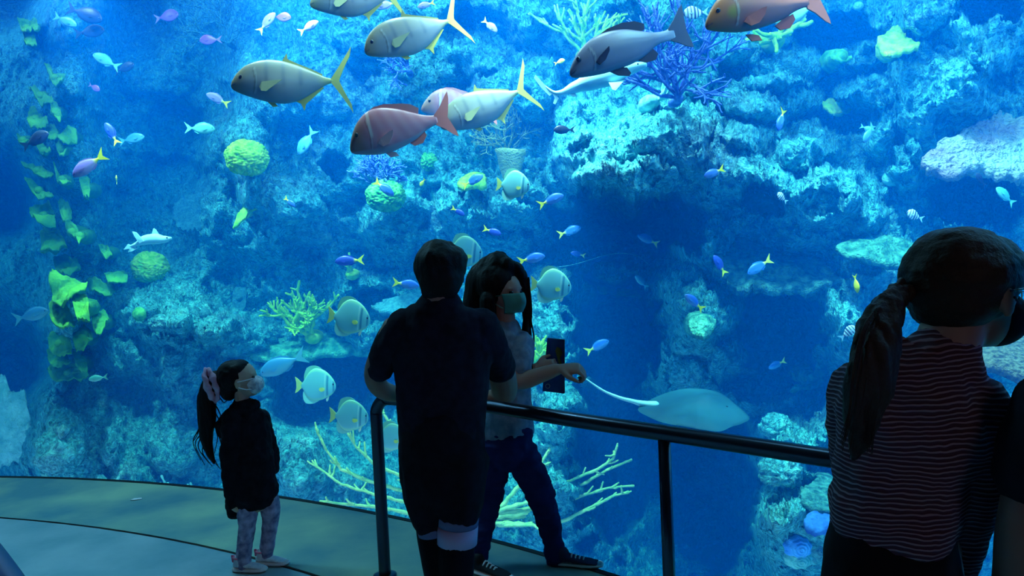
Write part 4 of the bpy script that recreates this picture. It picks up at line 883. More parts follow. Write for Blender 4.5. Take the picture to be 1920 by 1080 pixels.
def clam():
    h = hit(1478, 1016) + Vector((0, -0.15, 0)); S = h.y/FPX; e = empty('giant_clam', h); tag(e, 'big blue and cyan ribbed clam low on the right', 'clam')
    for nm, m, z0, sg in (('upper_shell', coral_mat('blue_shell', (0.05, 0.25, 0.8), (0.15, 0.5, 0.95), 8), 10, 1), ('lower_shell', M_cyanc, -14, -1)):
        V = []; n, k = 22, 44
        for i in range(n + 1):
            for j in range(k):
                f = i/n; a = 2*math.pi*j/k; rib = 1 + 0.07*math.sin(9*a)*f
                V.append((26*S*f*rib*math.cos(a), -24*S*math.sqrt(max(0, 1 - f*f)) + 1.2*S*math.sin(f*26), (24 if sg > 0 else 18)*S*f*rib*math.sin(a) + z0*S))
        for j in range(k): a = 2*math.pi*j/k; V.append((24*S*math.cos(a), 6*S, 20*S*math.sin(a) + z0*S))
        F = [(i*k + j, i*k + (j+1) % k, (i+1)*k + (j+1) % k, (i+1)*k + j) for i in range(n + 1) for j in range(k)]
        mesh_obj(nm, V, F, m, e)
clam()
# loose rocks lying on the reef
for (x, y, rx, ry, lab) in ((1462, 880, 40, 30, 'pale rough boulder under the handrail beside the woman'), (1455, 800, 30, 26, 'rough boulder just under the handrail near its right end'), (305, 605, 26, 16, 'dim round boulder on the left reef'),
                            (110, 850, 42, 38, 'dim blue boulder left of the little girl near the glass'), (1290, 700, 34, 28, 'rough boulder above the stingray'), (560, 900, 30, 30, 'blue boulder at the foot of the glass right of the little girl')):
    blob('boulder', x, y, rx, ry, M_reef, lab, 'rock', 0.22, 0.05, 3.0)
# wire corals: long thin whips
def whip(pts, label, near=0.5):
    h = hit(*pts[0]); Y = h.y - near; P = [(at(x, y, Y - 0.1*i/len(pts)), 0.0028, 0.0028) for i, (x, y) in enumerate(pts)]
    V, F = loft(P, 6, True, 5); o = mesh_obj('whip_coral', local(P[0][0], V), F, M_fan, loc=P[0][0]); tag(o, label, 'coral')
whip([(1040,502),(1080,495),(1130,480),(1165,475),(1195,480),(1218,497)], 'long thin whip coral arching under the wide hollow')
whip([(1110,490),(1150,487),(1185,492),(1215,505)], 'short thin whip coral below a longer one')
whip([(1795,395),(1830,396),(1855,404),(1862,416)], 'thin curved whip coral above the head of the woman')
# ------------------------------------------------------------------ handrail
M_rail = mat('dark_steel', (0.06, 0.07, 0.10), 0.28, 0.5, 0.85)
def handrail():
    e = empty('handrail', on_floor(722, 1080)); tag(e, 'dark steel handrail on posts that the person in black leans on', 'handrail'); o0 = Vector(e.location)
    A = on_floor(703, 752, 0.92); A2 = on_floor(722, 1080); A = Vector((A2.x, A2.y, 0.92))
    pts = [on_floor(915, 762, 0.92), on_floor(1075, 787, 0.92), on_floor(1245, 812, 0.92), on_floor(1420, 838, 0.92), on_floor(1575, 862, 0.92)]
    e1 = pts[-1]; d = (pts[-1] - pts[-2]).normalized(); end = [e1 + d*0.5 + Vector((0.02, -0.02, 0)), e1 + d*1.0 + Vector((0.05, -0.08, 0))]
    dr = (pts[0] - A).normalized(); R = 0.09
    bend = [A + Vector((0, 0, -0.92)), A + Vector((0, 0, -0.5)), A + Vector((0, 0, -0.12))] + [A + Vector((0, 0, -R)) + dr*R - dr*R*math.cos(t) + Vector((0, 0, R*math.sin(t))) for t in [k*math.pi/12 for k in range(1, 7)]]
    path = bend + [A.lerp(pts[0], 0.5)] + pts + end
    V, F = loft([(p - o0, 0.031, 0.031) for p in path], 16, True, 4)
    mesh_obj('top_rail', V, F, M_rail, e)
    for p in (pts[2], e1 + d*0.72):
        V, F = loft([(Vector((p.x, p.y, 0)) - o0, 0.024, 0.024), (Vector((p.x, p.y, 0.45)) - o0, 0.024, 0.024), (Vector((p.x, p.y, 0.90)) - o0, 0.024, 0.024)], 16, False, 1); mesh_obj('post', V, F, M_rail, e)
    for p in (A2, pts[2], e1 + d*0.72):
        V, F = loft([(Vector((p.x, p.y, 0.0)) - o0, 0.06, 0.06), (Vector((p.x, p.y, 0.008)) - o0, 0.06, 0.06), (Vector((p.x, p.y, 0.012)) - o0, 0.045, 0.045)], 20, False, 1); mesh_obj('base_flange', V, F, M_rail, e)
handrail()
# dark rounded bar in the near left corner
P = [at(-210, 900, 1.25), at(-120, 975, 1.22), at(-40, 1070, 1.2), at(22, 1160, 1.18), at(80, 1270, 1.16)]
V, F = loft([(p, 0.045, 0.045) for p in P], 20, True, 5)
e = empty('barrier_bar', P[0]); tag(e, 'dark rounded barrier bar cutting across the bottom left corner', 'barrier')
mesh_obj('bar', local(P[0], V), F, mat('dark_vinyl', (0.03, 0.05, 0.12), 0.35, 0.5), e)
for p in (P[1], P[3]):
    V, F = loft([(Vector((p.x, p.y, 0)) - P[0], 0.02, 0.02), (p - P[0], 0.02, 0.02)], 12, False, 1); mesh_obj('post', V, F, M_rail, e)
# ------------------------------------------------------------------ people
def fuse(name, pieces, voxel, m, parent, smooth=4, wrinkle=None, dec=None):
    V, F = join(pieces)
    me = bpy.data.meshes.new(name); me.from_pydata([tuple(v) for v in V], [], F); me.update()
    bm = bmesh.new(); bm.from_mesh(me); bmesh.ops.recalc_face_normals(bm, faces=bm.faces); bm.to_mesh(me); bm.free()
    t = bpy.data.objects.new(name, me); sc.collection.objects.link(t)
    r = t.modifiers.new('r', 'REMESH'); r.mode = 'VOXEL'; r.voxel_size = voxel; r.use_smooth_shade = True
    s = t.modifiers.new('s', 'SMOOTH'); s.iterations = smooth; s.factor = 0.5
    dg = bpy.context.evaluated_depsgraph_get(); me2 = bpy.data.meshes.new_from_object(t.evaluated_get(dg))
    bpy.data.objects.remove(t); bpy.data.meshes.remove(me); me2.name = name
    if wrinkle:
        n = len(me2.vertices); co = np.zeros(n*3); me2.vertices.foreach_get('co', co); co = co.reshape(-1, 3)
        no = np.zeros(n*3); me2.vertex_normals.foreach_get('vector', no); no = no.reshape(-1, 3)
        fr, am, st = wrinkle; q = co*fr*np.array(st) + 11
        co = co + no*(am*(fbm(q, 3) + (0.7 if am > 0.0065 else 0.0)))[:, None]; me2.vertices.foreach_set('co', co.ravel())
    me2.materials.clear(); me2.materials.append(m); me2.polygons.foreach_set('use_smooth', [True]*len(me2.polygons))
    me2.update()
    o = bpy.data.objects.new(name, me2); link(o, parent); return o
def cloth(name, c, c2=None, rough=0.9, bump=(180, 0.4, 0.002), sheen=0.0, nz=(30, 3)): return mat(name, c, rough, 0.1, noise=nz, col2=c2, bump=bump, sheen=sheen)
def skin_mat(name, c): return mat(name, c, 0.55, 0.3, noise=(9, 3), col2=tuple(x*0.85 for x in c), bump=(60, 0.1, 0.002))
M_hair = mat('black_hair', (0.007, 0.006, 0.007), 0.55, 0.15, bump=(140, 0.6, 0.004))
M_hairb = mat('dark_brown_hair', (0.020, 0.014, 0.010), 0.55, 0.15, bump=(140, 0.6, 0.004))
class Fig:
    def __init__(s, Y, ox, oy, name='person', label=''):
        s.Y = Y; s.S = Y/FPX; b = at(ox, oy, Y); s.o = Vector((b.x, b.y, 0)); s.e = empty(name, s.o); tag(s.e, label, 'person')
    def p(s, x, y, dy=0.0): return at(x, y, s.Y + dy) - s.o
    def tube(s, pts, seg=16, cap=True, sub=4):
        """pts: px, py, dY, half width px, half depth px"""
        return loft([(s.p(x, y, dy), a*s.S, b*s.S) for (x, y, dy, a, b) in pts], seg, cap, sub)
    def el(s, x, y, dy, a, b, c, rot=0.0):
        V, F = ball((0, 0, 0), (a*s.S, b*s.S, c*s.S), 16, 20); c0 = s.p(x, y, dy); R = Matrix.Rotation(rot, 3, 'Y')
        return [R @ Vector(v) + c0 for v in V], F
    def obj(s, name, pieces, m): V, F = join(pieces); return mesh_obj(name, V, F, m, s.e)
def hand(wrist, d, palm_n, L=0.18, curl=0.5, spread=0.10, thumb_side=1):
    """palm, four unequal fingers and a thumb from the side of the palm; d: towards the fingers, palm_n: out of the palm"""
    d = Vector(d).normalized(); n = Vector(palm_n); n = (n - d*n.dot(d)).normalized(); s = d.cross(n)*thumb_side; out = []
    pl = L*0.52; w2 = L*0.225
    k = wrist + d*pl
    out.append(loft([(wrist - d*0.01, L*0.14, L*0.10), (wrist + d*pl*0.35, L*0.19, L*0.11), (wrist + d*pl*0.75, w2, L*0.10), (k, w2*0.95, L*0.085)], 14, True, 3, n))
    for i, (off, fl) in enumerate(((0.72, 0.44), (0.25, 0.50), (-0.25, 0.46), (-0.72, 0.36))):
        b = k + s*w2*off*0.95 - d*abs(off)*0.006; dd = (d + s*off*spread).normalized(); P = [b - dd*0.012]; cur = b; ang = 0.0; r = L*(0.052 if i < 3 else 0.045); seg = [0.45, 0.32, 0.25]
        pts = [(b - dd*0.012, r*1.05, r*1.05), (b, r*1.05, r*1.05)]
        for q in range(3):
            ang += curl*(0.9 if q == 0 else 1.1); v = dd*math.cos(ang) + n*math.sin(ang); cur = cur + v*L*fl*seg[q]; pts.append((cur, r*(0.95 - 0.1*q), r*(0.95 - 0.1*q)))
        out.append(loft(pts, 10, True, 3, n.cross(dd)))
    tb = wrist + d*pl*0.30 + s*w2*0.75; t1 = (d*0.65 + s*0.7 + n*0.35).normalized(); t2 = (d*0.9 + s*0.15 + n*0.5*min(1, curl + 0.3)).normalized()
    out.append(loft([(tb - t1*0.012, L*0.075, L*0.075), (tb + t1*L*0.16, L*0.065, L*0.065), (tb + t1*L*0.16 + t2*L*0.15, L*0.055, L*0.055), (tb + t1*L*0.16 + t2*L*0.27, L*0.045, L*0.045)], 10, True, 3, n))
    return out
def head_pieces(c, fwd, H, up=Vector((0, 0, 1))):
    """c: centre of the skull ball, H: head height; skull, jaw, nose, lips, brow, ears"""
    f = Vector(fwd).normalized(); u = (up - f*up.dot(f)).normalized(); s = f.cross(u); M = Matrix((f, s, u)).transposed(); out = []
    def E(x, y, z, a, b, g):
        V, F = ball((0, 0, 0), (a*H, b*H, g*H), 14, 18); out.append(([M @ (Vector(v) + Vector((x, y, z))*H) + c for v in V], F))
    E(0, 0, 0.06, 0.40, 0.325, 0.39); E(0.14, 0, -0.20, 0.24, 0.25, 0.27); E(0.22, 0, -0.38, 0.13, 0.15, 0.09); E(0.32, 0, 0.08, 0.07, 0.22, 0.05)
    E(0.40, 0, -0.10, 0.075, 0.048, 0.10); E(0.355, 0, -0.27, 0.04, 0.10, 0.02); E(0.35, 0, -0.31, 0.04, 0.085, 0.025); E(0.30, 0.12, -0.14, 0.08, 0.08, 0.08); E(0.30, -0.12, -0.14, 0.08, 0.08, 0.08)
    for sg in (-1, 1): E(-0.02, sg*0.335, -0.08, 0.075, 0.035, 0.13)
    return out, M
def eyes(fig, c, M, H):
    for sg in (-1, 1):
        V, F = ball((0, 0, 0), (0.052*H, 0.052*H, 0.04*H), 8, 10); q = M @ (Vector((0.325, sg*0.145, 0.0))*H) + c
        o = mesh_obj('eye', [Vector(v) + q for v in V], F, M_eye, fig.e)
def shoe(fig, heel, d, L, W, H, m_up, m_sole, lace=None, hi=0.0):
    """heel: point on the floor, d: direction of the toe"""
    d = Vector((d[0], d[1], 0)).normalized(); z = Vector((0, 0, 1)); B = heel
    def sec(t, w, h0, h1): return (B + d*L*t + z*(h0 + h1)/2, W*w/2, (h1 - h0)/2)
    up = loft([sec(0.03, 0.55, 0.02, H*0.92), sec(0.12, 0.72, 0.02, H*1.0), sec(0.3, 0.80, 0.02, H*0.98), sec(0.5, 0.88, 0.02, H*0.78), sec(0.72, 0.98, 0.02, H*0.58), sec(0.9, 0.86, 0.02, H*0.45), sec(0.98, 0.55, 0.02, H*0.34)], 18, True, 4, z)
    ank = loft([(B + d*L*0.17 + z*H*0.7, W*0.36, W*0.42), (B + d*L*0.16 + z*(H*1.15 + hi), W*0.36, W*0.40)], 16, True, 1)
    o = fuse('shoe', [up, ank], 0.006, m_up, fig.e, 3)
    V, F = loft([sec(0.0, 0.62, 0.0, 0.028), sec(0.1, 0.82, 0.0, 0.028), sec(0.35, 0.84, 0.0, 0.026), (sec(0.7, 1.06, 0.0, 0.026)), sec(0.92, 0.92, 0.0, 0.026), sec(1.01, 0.6, 0.002, 0.026)], 18, True, 4, z); mesh_obj('sole', V, F, m_sole, o)
    if lace:
        for k in range(4):
            q = B + d*L*(0.36 + 0.085*k) + z*H*(0.98 - 0.10*k); sd = d.cross(z)
            V, F = loft([(q - sd*W*0.26 - z*0.012, 0.004, 0.004), (q + z*0.004, 0.005, 0.004), (q + sd*W*0.26 - z*0.012, 0.004, 0.004)], 8, True, 3); mesh_obj('lace', V, F, lace, o)
    return o
def strands(fig, name, paths, m, r=2.2, parent=None):
    out = [fig.tube([(x, y, dy, r*(1 - 0.75*i/len(p)), r*(1 - 0.75*i/len(p))) for i, (x, y, dy) in enumerate(p)], 6) for p in paths]
    V, F = join(out); return mesh_obj(name, V, F, m, parent or fig.e)
M_white = mat('white_rubber', (0.9, 0.9, 0.9), 0.5)
# ---- person in black leaning on the handrail
def person_black():
    g = Fig(3.22, 828, 1100, label='person seen from behind in black T-shirt and black shorts, leaning on the handrail')
    sk = skin_mat('skin_tan', (0.34, 0.19, 0.15)); H = 0.235; hc = g.p(823, 508, 0.03)
    hp, M = head_pieces(hc, (0.12, 1, -0.12), H)
    body = hp + [g.tube([(822, 535, 0, 31, 31), (824, 565, -.01, 31, 32), (826, 600, -.01, 42, 30)]),
        g.tube([(826, 600, 0, 56, 28), (828, 630, 0, 88, 38), (828, 690, 0, 78, 42), (828, 760, 0, 70, 42), (828, 820, 0, 68, 46), (828, 880, 0, 68, 46)]),
        g.tube([(742, 612, 0, 24, 26), (718, 655, .02, 21, 24), (702, 700, .08, 20, 22), (716, 730, .17, 19, 20), (760, 742, .25, 15, 16), (800, 742, .28, 12, 12)]),
        g.tube([(908, 612, 0, 24, 28), (924, 655, .08, 24, 26), (941, 700, .22, 28, 27), (944, 736, .32, 28, 24), (920, 748, .35, 19, 18), (876, 745, .35, 12, 12)]),
        g.tube([(796, 870, 0, 42, 44), (802, 940, 0, 34, 38), (806, 1000, .02, 25, 28), (818, 1060, .0, 24, 30), (828, 1130, -.02, 15, 18), (830, 1158, -.02, 14, 18)]),
        g.tube([(862, 870, -.03, 44, 46), (860, 940, -.03, 38, 42), (856, 1000, -.03, 30, 32), (856, 1060, -.05, 30, 34), (858, 1130, -.06, 18, 20), (858, 1162, -.06, 15, 18)])]
    body += hand(g.p(800, 742, .28), (0.8, 0.25, -0.15), (0, 0, -1), 0.175, 0.6, thumb_side=1) + hand(g.p(876, 745, .35), (-0.8, 0.35, -0.2), (0, 0, -1), 0.175, 0.6, thumb_side=-1)
    fuse('body', body, 0.007, sk, g.e)
    eyes(g, hc, M, H)
    fuse('hair', [g.el(824, 500, .0, 46, 50, 50), g.el(826, 520, -.03, 41, 36, 42), g.tube([(824, 530, -.03, 38, 24), (824, 556, -.03, 30, 20)]), g.el(850, 492, 0, 25, 40, 30), g.el(868, 490, .0, 8, 20, 14, 0.4)], 0.007, M_hair, g.e, 3, (22, 0.007, (1, 1, 0.5)))
    tee = cloth('black_tee', (0.010, 0.011, 0.020), (0.016, 0.018, 0.032))
    fuse('t_shirt', [g.tube([(826, 572, 0, 40, 34), (826, 588, 0, 72, 44), (828, 612, 0, 98, 48), (830, 650, 0, 96, 50), (828, 700, 0, 87, 50), (828, 760, 0, 81, 52), (828, 815, 0, 79, 54), (826, 850, 0, 76, 54)], 28),
        g.tube([(758, 604, 0, 28, 34), (738, 634, .0, 28, 32), (722, 666, .03, 25, 29), (711, 690, .06, 25, 29)], 18), g.tube([(902, 604, 0, 30, 36), (918, 640, .04, 28, 33), (930, 668, .12, 28, 31), (938, 688, .19, 30, 31)], 18)], 0.008, tee, g.e, 3, (9, 0.012, (1, 1, 0.6)))
    sh = cloth('black_shorts', (0.008, 0.008, 0.012), (0.012, 0.012, 0.018))
    o = fuse('shorts', [g.tube([(828, 780, 0, 77, 54), (830, 840, 0, 79, 60), (832, 890, 0, 78, 62), (834, 915, 0, 74, 58)], 28), g.tube([(800, 860, 0, 48, 52), (800, 920, 0, 42, 48), (806, 975, .01, 30, 36)], 18),
        g.tube([(866, 860, -.03, 50, 52), (864, 920, -.03, 46, 48), (860, 965, -.03, 40, 42)], 18)], 0.008, sh, g.e, 3, (8, 0.012, (1, 1, 0.5)))

    V, F = join([g.tube([(806, 968, .01, 31, 37), (809, 1000, .01, 26, 32)], 22, False, 2), g.tube([(860, 958, -.03, 40.5, 43), (858, 984, -.03, 38.5, 40)], 24, False, 2)]); b = mesh_obj('hem_band', V, F, cloth('grey_band', (0.16, 0.16, 0.30)), o); b['label'] = 'grey violet band of the shorts'
    V, F = g.tube([(858, 984, -.03, 39, 41), (857, 1018, -.03, 38, 39)], 24, False, 2); b = mesh_obj('hem_band', V, F, cloth('pale_band', (0.55, 0.42, 0.62)), o); b['label'] = 'pale lilac hem band'
    lg = cloth('black_leggings', (0.008, 0.008, 0.012))
    fuse('leggings', [g.tube([(804, 960, .01, 27, 30), (808, 1000, .02, 28, 32), (818, 1060, .0, 27, 33), (828, 1130, -.02, 19, 22), (830, 1172, -.02, 17, 21)]), g.tube([(858, 960, -.03, 36, 38), (857, 1000, -.03, 34, 36), (856, 1060, -.05, 34, 38), (858, 1130, -.06, 22, 24), (858, 1176, -.06, 18, 21)])], 0.008, lg, g.e, 3)
    mk = mat('black_canvas', (0.02, 0.02, 0.025), 0.8)
    for x, dy in ((830, -.02), (858, -.06)):
        q = g.p(x, 1150, dy); shoe(g, Vector((q.x, q.y - 0.05, 0)), (0.1 if x > 840 else -0.1, 1), 0.27, 0.10, 0.075, mk, M_white, M_white, hi=0.02)
    V, F = loft([(g.p(826 + 32*math.cos(a), 567 + 5*math.sin(a), 0.0 + 31*g.S*math.sin(a)), 0.006, 0.006) for a in [k*math.pi/12 for k in range(24)] + [0.0]], 8, False, 1)
    mesh_obj('collar', V, F, cloth('collar_rib', (0.05, 0.06, 0.08)), g.e)
person_black()
# ---- girl with long hair and mask, between handrail and glass
def girl_mask():
    g = Fig(3.80, 960, 1050, label='girl with long dark hair, teal face mask, T-shirt and dark blue jeans, holding a brochure')
    sk = skin_mat('skin_light', (0.55, 0.36, 0.30)); H = 0.235; hc = g.p(946, 548, 0.0); f = Vector((0.72, -0.66, 0.02))
    hp, M = head_pieces(hc, f, H)
    body = hp + [g.tube([(945, 575, 0, 19, 20), (948, 610, 0, 19, 20), (945, 635, 0, 34, 26)]),
        g.tube([(942, 632, 0, 36, 22), (944, 660, 0, 48, 30), (944, 720, 0, 42, 29), (946, 780, 0, 40, 29), (948, 840, 0, 42, 32)]),
        g.tube([(982, 642, -.04, 17, 18), (972, 680, -.10, 16, 17), (958, 712, -.14, 15, 16), (985, 712, -.14, 17, 15), (1020, 701, -.14, 14, 13), (1046, 692, -.14, 11, 10)]),
        g.tube([(903, 642, .04, 17, 18), (915, 680, .10, 15, 16), (935, 700, .10, 14, 14), (975, 697, .04, 11, 11), (1004, 690, -.02, 9, 9)]),
        g.tube([(962, 820, 0, 24, 26), (985, 870, 0, 26, 27), (1008, 920, 0, 21, 22), (1022, 965, 0, 17, 19), (1038, 1020, -.02, 12, 13), (1046, 1048, -.02, 10, 12)]),
        g.tube([(932, 820, 0, 24, 26), (925, 870, 0, 26, 27), (915, 925, 0, 21, 22), (908, 965, 0, 18, 19), (898, 1030, -.05, 12, 13), (896, 1055, -.05, 10, 12)])]
    h1 = hand(g.p(1046, 692, -.14), (1, -0.15, 0.02), (0.0, 0.45, -1), 0.20, 0.95, thumb_side=-1)
    h2 = hand(g.p(1004, 690, -.02), (1, 0.05, 0.08), (0.1, 1, -0.1), 0.17, 1.0, thumb_side=1)
    fuse('body', body + h1 + h2, 0.0055, sk, g.e, 2)
    eyes(g, hc, M, H)
    # long hair: cap and falls on both sides of the face
    cap = [g.el(930, 530, .03, 44, 44, 42), g.el(916, 560, .06, 34, 34, 50), g.tube([(938, 500, .03, 32, 30), (905, 520, .04, 28, 30), (893, 560, .05, 24, 26), (884, 600, .05, 20, 22), (880, 650, .06, 15, 16)]),
           g.tube([(945, 496, -.02, 16, 16), (972, 508, .02, 12, 16), (985, 540, .03, 7, 14), (988, 590, .02, 7, 12), (986, 640, -.03, 9, 12), (986, 690, -.06, 5, 8)]),
           g.tube([(915, 560, -.06, 16, 16), (916, 600, -.06, 15, 14), (914, 640, -.07, 13, 13), (910, 690, -.08, 8, 9)])]
    fuse('hair', cap, 0.007, M_hair, g.e, 2, (30, 0.006, (1, 1, 0.15)))
    ps = []
    for k in range(16):
        x = 976 + RNG.uniform(0, 16); ps.append([(x, 520 + k, 0.0), (x + RNG.uniform(0, 6), 580, 0), (x + RNG.uniform(-2, 10), 640, -.03), (x + RNG.uniform(-6, 12), 675 + RNG.uniform(0, 22), -.05)])
    strands(g, 'hair_strands', ps, M_hair, 2.0)
    # mask with ear loop
    mk = mat('teal_mask_fabric', (0.10, 0.42, 0.38), 0.8, 0.2, bump=(160, 0.3, 0.002)); V = []; n, k = 10, 16
    for s in (0.0, 0.006):
        for i in range(n + 1):
            for j in range(k + 1):
                a = (j/k - 0.5)*2.3; z = -0.02 - 0.42*i/n; bul = 0.40 + 0.09*math.sin(math.pi*i/n) + (0.06 if abs(a) < 0.3 else 0)*(1 - i/n)
                V.append(M @ Vector(((bul*math.cos(a) + 0.02)*H + s, 0.31*math.sin(a)*H*(1.05 - 0.2*i/n), z*H)) + hc)
    W = (n + 1)*(k + 1); F = []
    for s in (0, 1):
        for i in range(n):
            for j in range(k): b = s*W + i*(k+1) + j; F.append((b, b + 1, b + k + 2, b + k + 1))
    bd = [i for i in range(k+1)] + [(i+1)*(k+1) + k for i in range(n)] + [n*(k+1) + j for j in range(k-1, -1, -1)] + [i*(k+1) for i in range(n-1, 0, -1)]
    for i in range(len(bd)): a, b = bd[i], bd[(i+1) % len(bd)]; F.append((a, b, b + W, a + W))
    o = mesh_obj('face_mask', V, F, mk, g.e)
    for sg in (-1, 1):
        for z in (-0.05, -0.33):
            V, F = loft([(M @ (Vector((0.20, sg*0.29, z))*H) + hc, 0.002, 0.002), (M @ (Vector((0.0, sg*0.37, z*0.5 - 0.04))*H) + hc, 0.002, 0.002)], 6, True, 1); mesh_obj('ear_loop', V, F, mk, o)
    tee = cloth('grey_blue_tee', (0.18, 0.29, 0.44), (0.28, 0.40, 0.54))
    t = fuse('t_shirt', [g.tube([(946, 615, 0, 30, 25), (944, 632, 0, 48, 33), (944, 665, 0, 56, 38), (944, 720, 0, 50, 37), (948, 775, 0, 50, 38), (950, 812, 0, 50, 40)], 24),
        g.tube([(978, 640, -.03, 21, 22), (976, 665, -.07, 21, 22), (970, 690, -.11, 21, 21)]), g.tube([(908, 640, .03, 21, 22), (914, 672, .09, 20, 20)])], 0.007, tee, g.e, 3, (12, 0.010, (1, 1, 0.7)))
    pt = plate3('print', [g.p(x, y, dy) for x, y, dy in ((950, 655, -.112), (978, 648, -.10), (984, 690, -.112), (956, 702, -.12))], (0.2, -1, 0), 0.003, cloth('pale_print', (0.4, 0.5, 0.6)), t)
    jn = cloth('navy_denim', (0.012, 0.022, 0.10), (0.02, 0.035, 0.15), nz=(12, 4))
    fuse('jeans', [g.tube([(950, 795, 0, 46, 38), (950, 830, 0, 48, 42), (948, 850, 0, 48, 42)], 24), g.tube([(964, 825, 0, 27, 30), (985, 868, 0, 30, 31), (1010, 920, 0, 26, 26), (1025, 965, 0, 22, 23), (1036, 1015, -.02, 17, 18), (1042, 1040, -.02, 19, 20), (1046, 1056, -.02, 16, 20)]),
        g.tube([(932, 825, 0, 27, 30), (925, 870, 0, 30, 31), (916, 925, 0, 25, 26), (908, 970, 0, 21, 22), (900, 1020, -.05, 17, 18), (896, 1044, -.05, 17, 20)])], 0.007, jn, g.e, 3, (16, 0.010, (0.7, 0.7, 1.6)))
    q = g.p(1046, 1056, -.02); shoe(g, Vector((q.x - 0.01, q.y - 0.02, 0)), (1, -0.25), 0.235, 0.09, 0.06, mat('blue_black_canvas', (0.03, 0.04, 0.10), 0.8), M_white, M_white)
    q = g.p(894, 1055, -.06); shoe(g, Vector((q.x - 0.02, q.y - 0.02, 0)), (0.85, -0.6), 0.235, 0.09, 0.07, mat('black_canvas2', (0.012, 0.014, 0.02), 0.8), M_white, M_white)
girl_mask()
# brochure she holds
Yb = 3.80 + 0.03; Bc = [at(1026, 634, Yb), at(1058, 637, Yb - 0.02), at(1058, 738, Yb - 0.02), at(1017, 733, Yb + 0.02)]
br = empty('brochure', Bc[3]); tag(br, 'tall folded dark blue brochure held upright in the hands of the masked girl', 'brochure')
plate3('cover', [p - Bc[3] for p in Bc], (0, 1, 0), 0.004, mat('blue_print', (0.01, 0.05, 0.22), 0.45, 0.4, noise=(9, 3), col2=(0.02, 0.10, 0.34)), br)
plate3('back_page', [p - Bc[3] + Vector((0.004, 0.012, 0)) for p in Bc], (0, 1, 0), 0.003, mat('page', (0.3, 0.35, 0.4), 0.6), br)
fo = [(1044, 650), (1052, 654), (1055, 662), (1050, 672), (1054, 684), (1048, 682), (1044, 668), (1041, 658)]
plate3('fish_picture', [at(x, y, Yb - 0.0245) - Bc[3] for x, y in fo], (0, 1, 0), 0.002, mat('olive_print', (0.10, 0.14, 0.03), 0.5), br)
V, F = loft([(at(1027 + 4*math.cos(a), 724 + 4*math.sin(a), Yb - 0.012) - Bc[3], 0.0015, 0.0015) for a in [k*math.pi/8 for k in range(17)]], 6, False, 1); mesh_obj('round_emblem', V, F, mat('pale_ink', (0.4, 0.5, 0.55), 0.5), br)
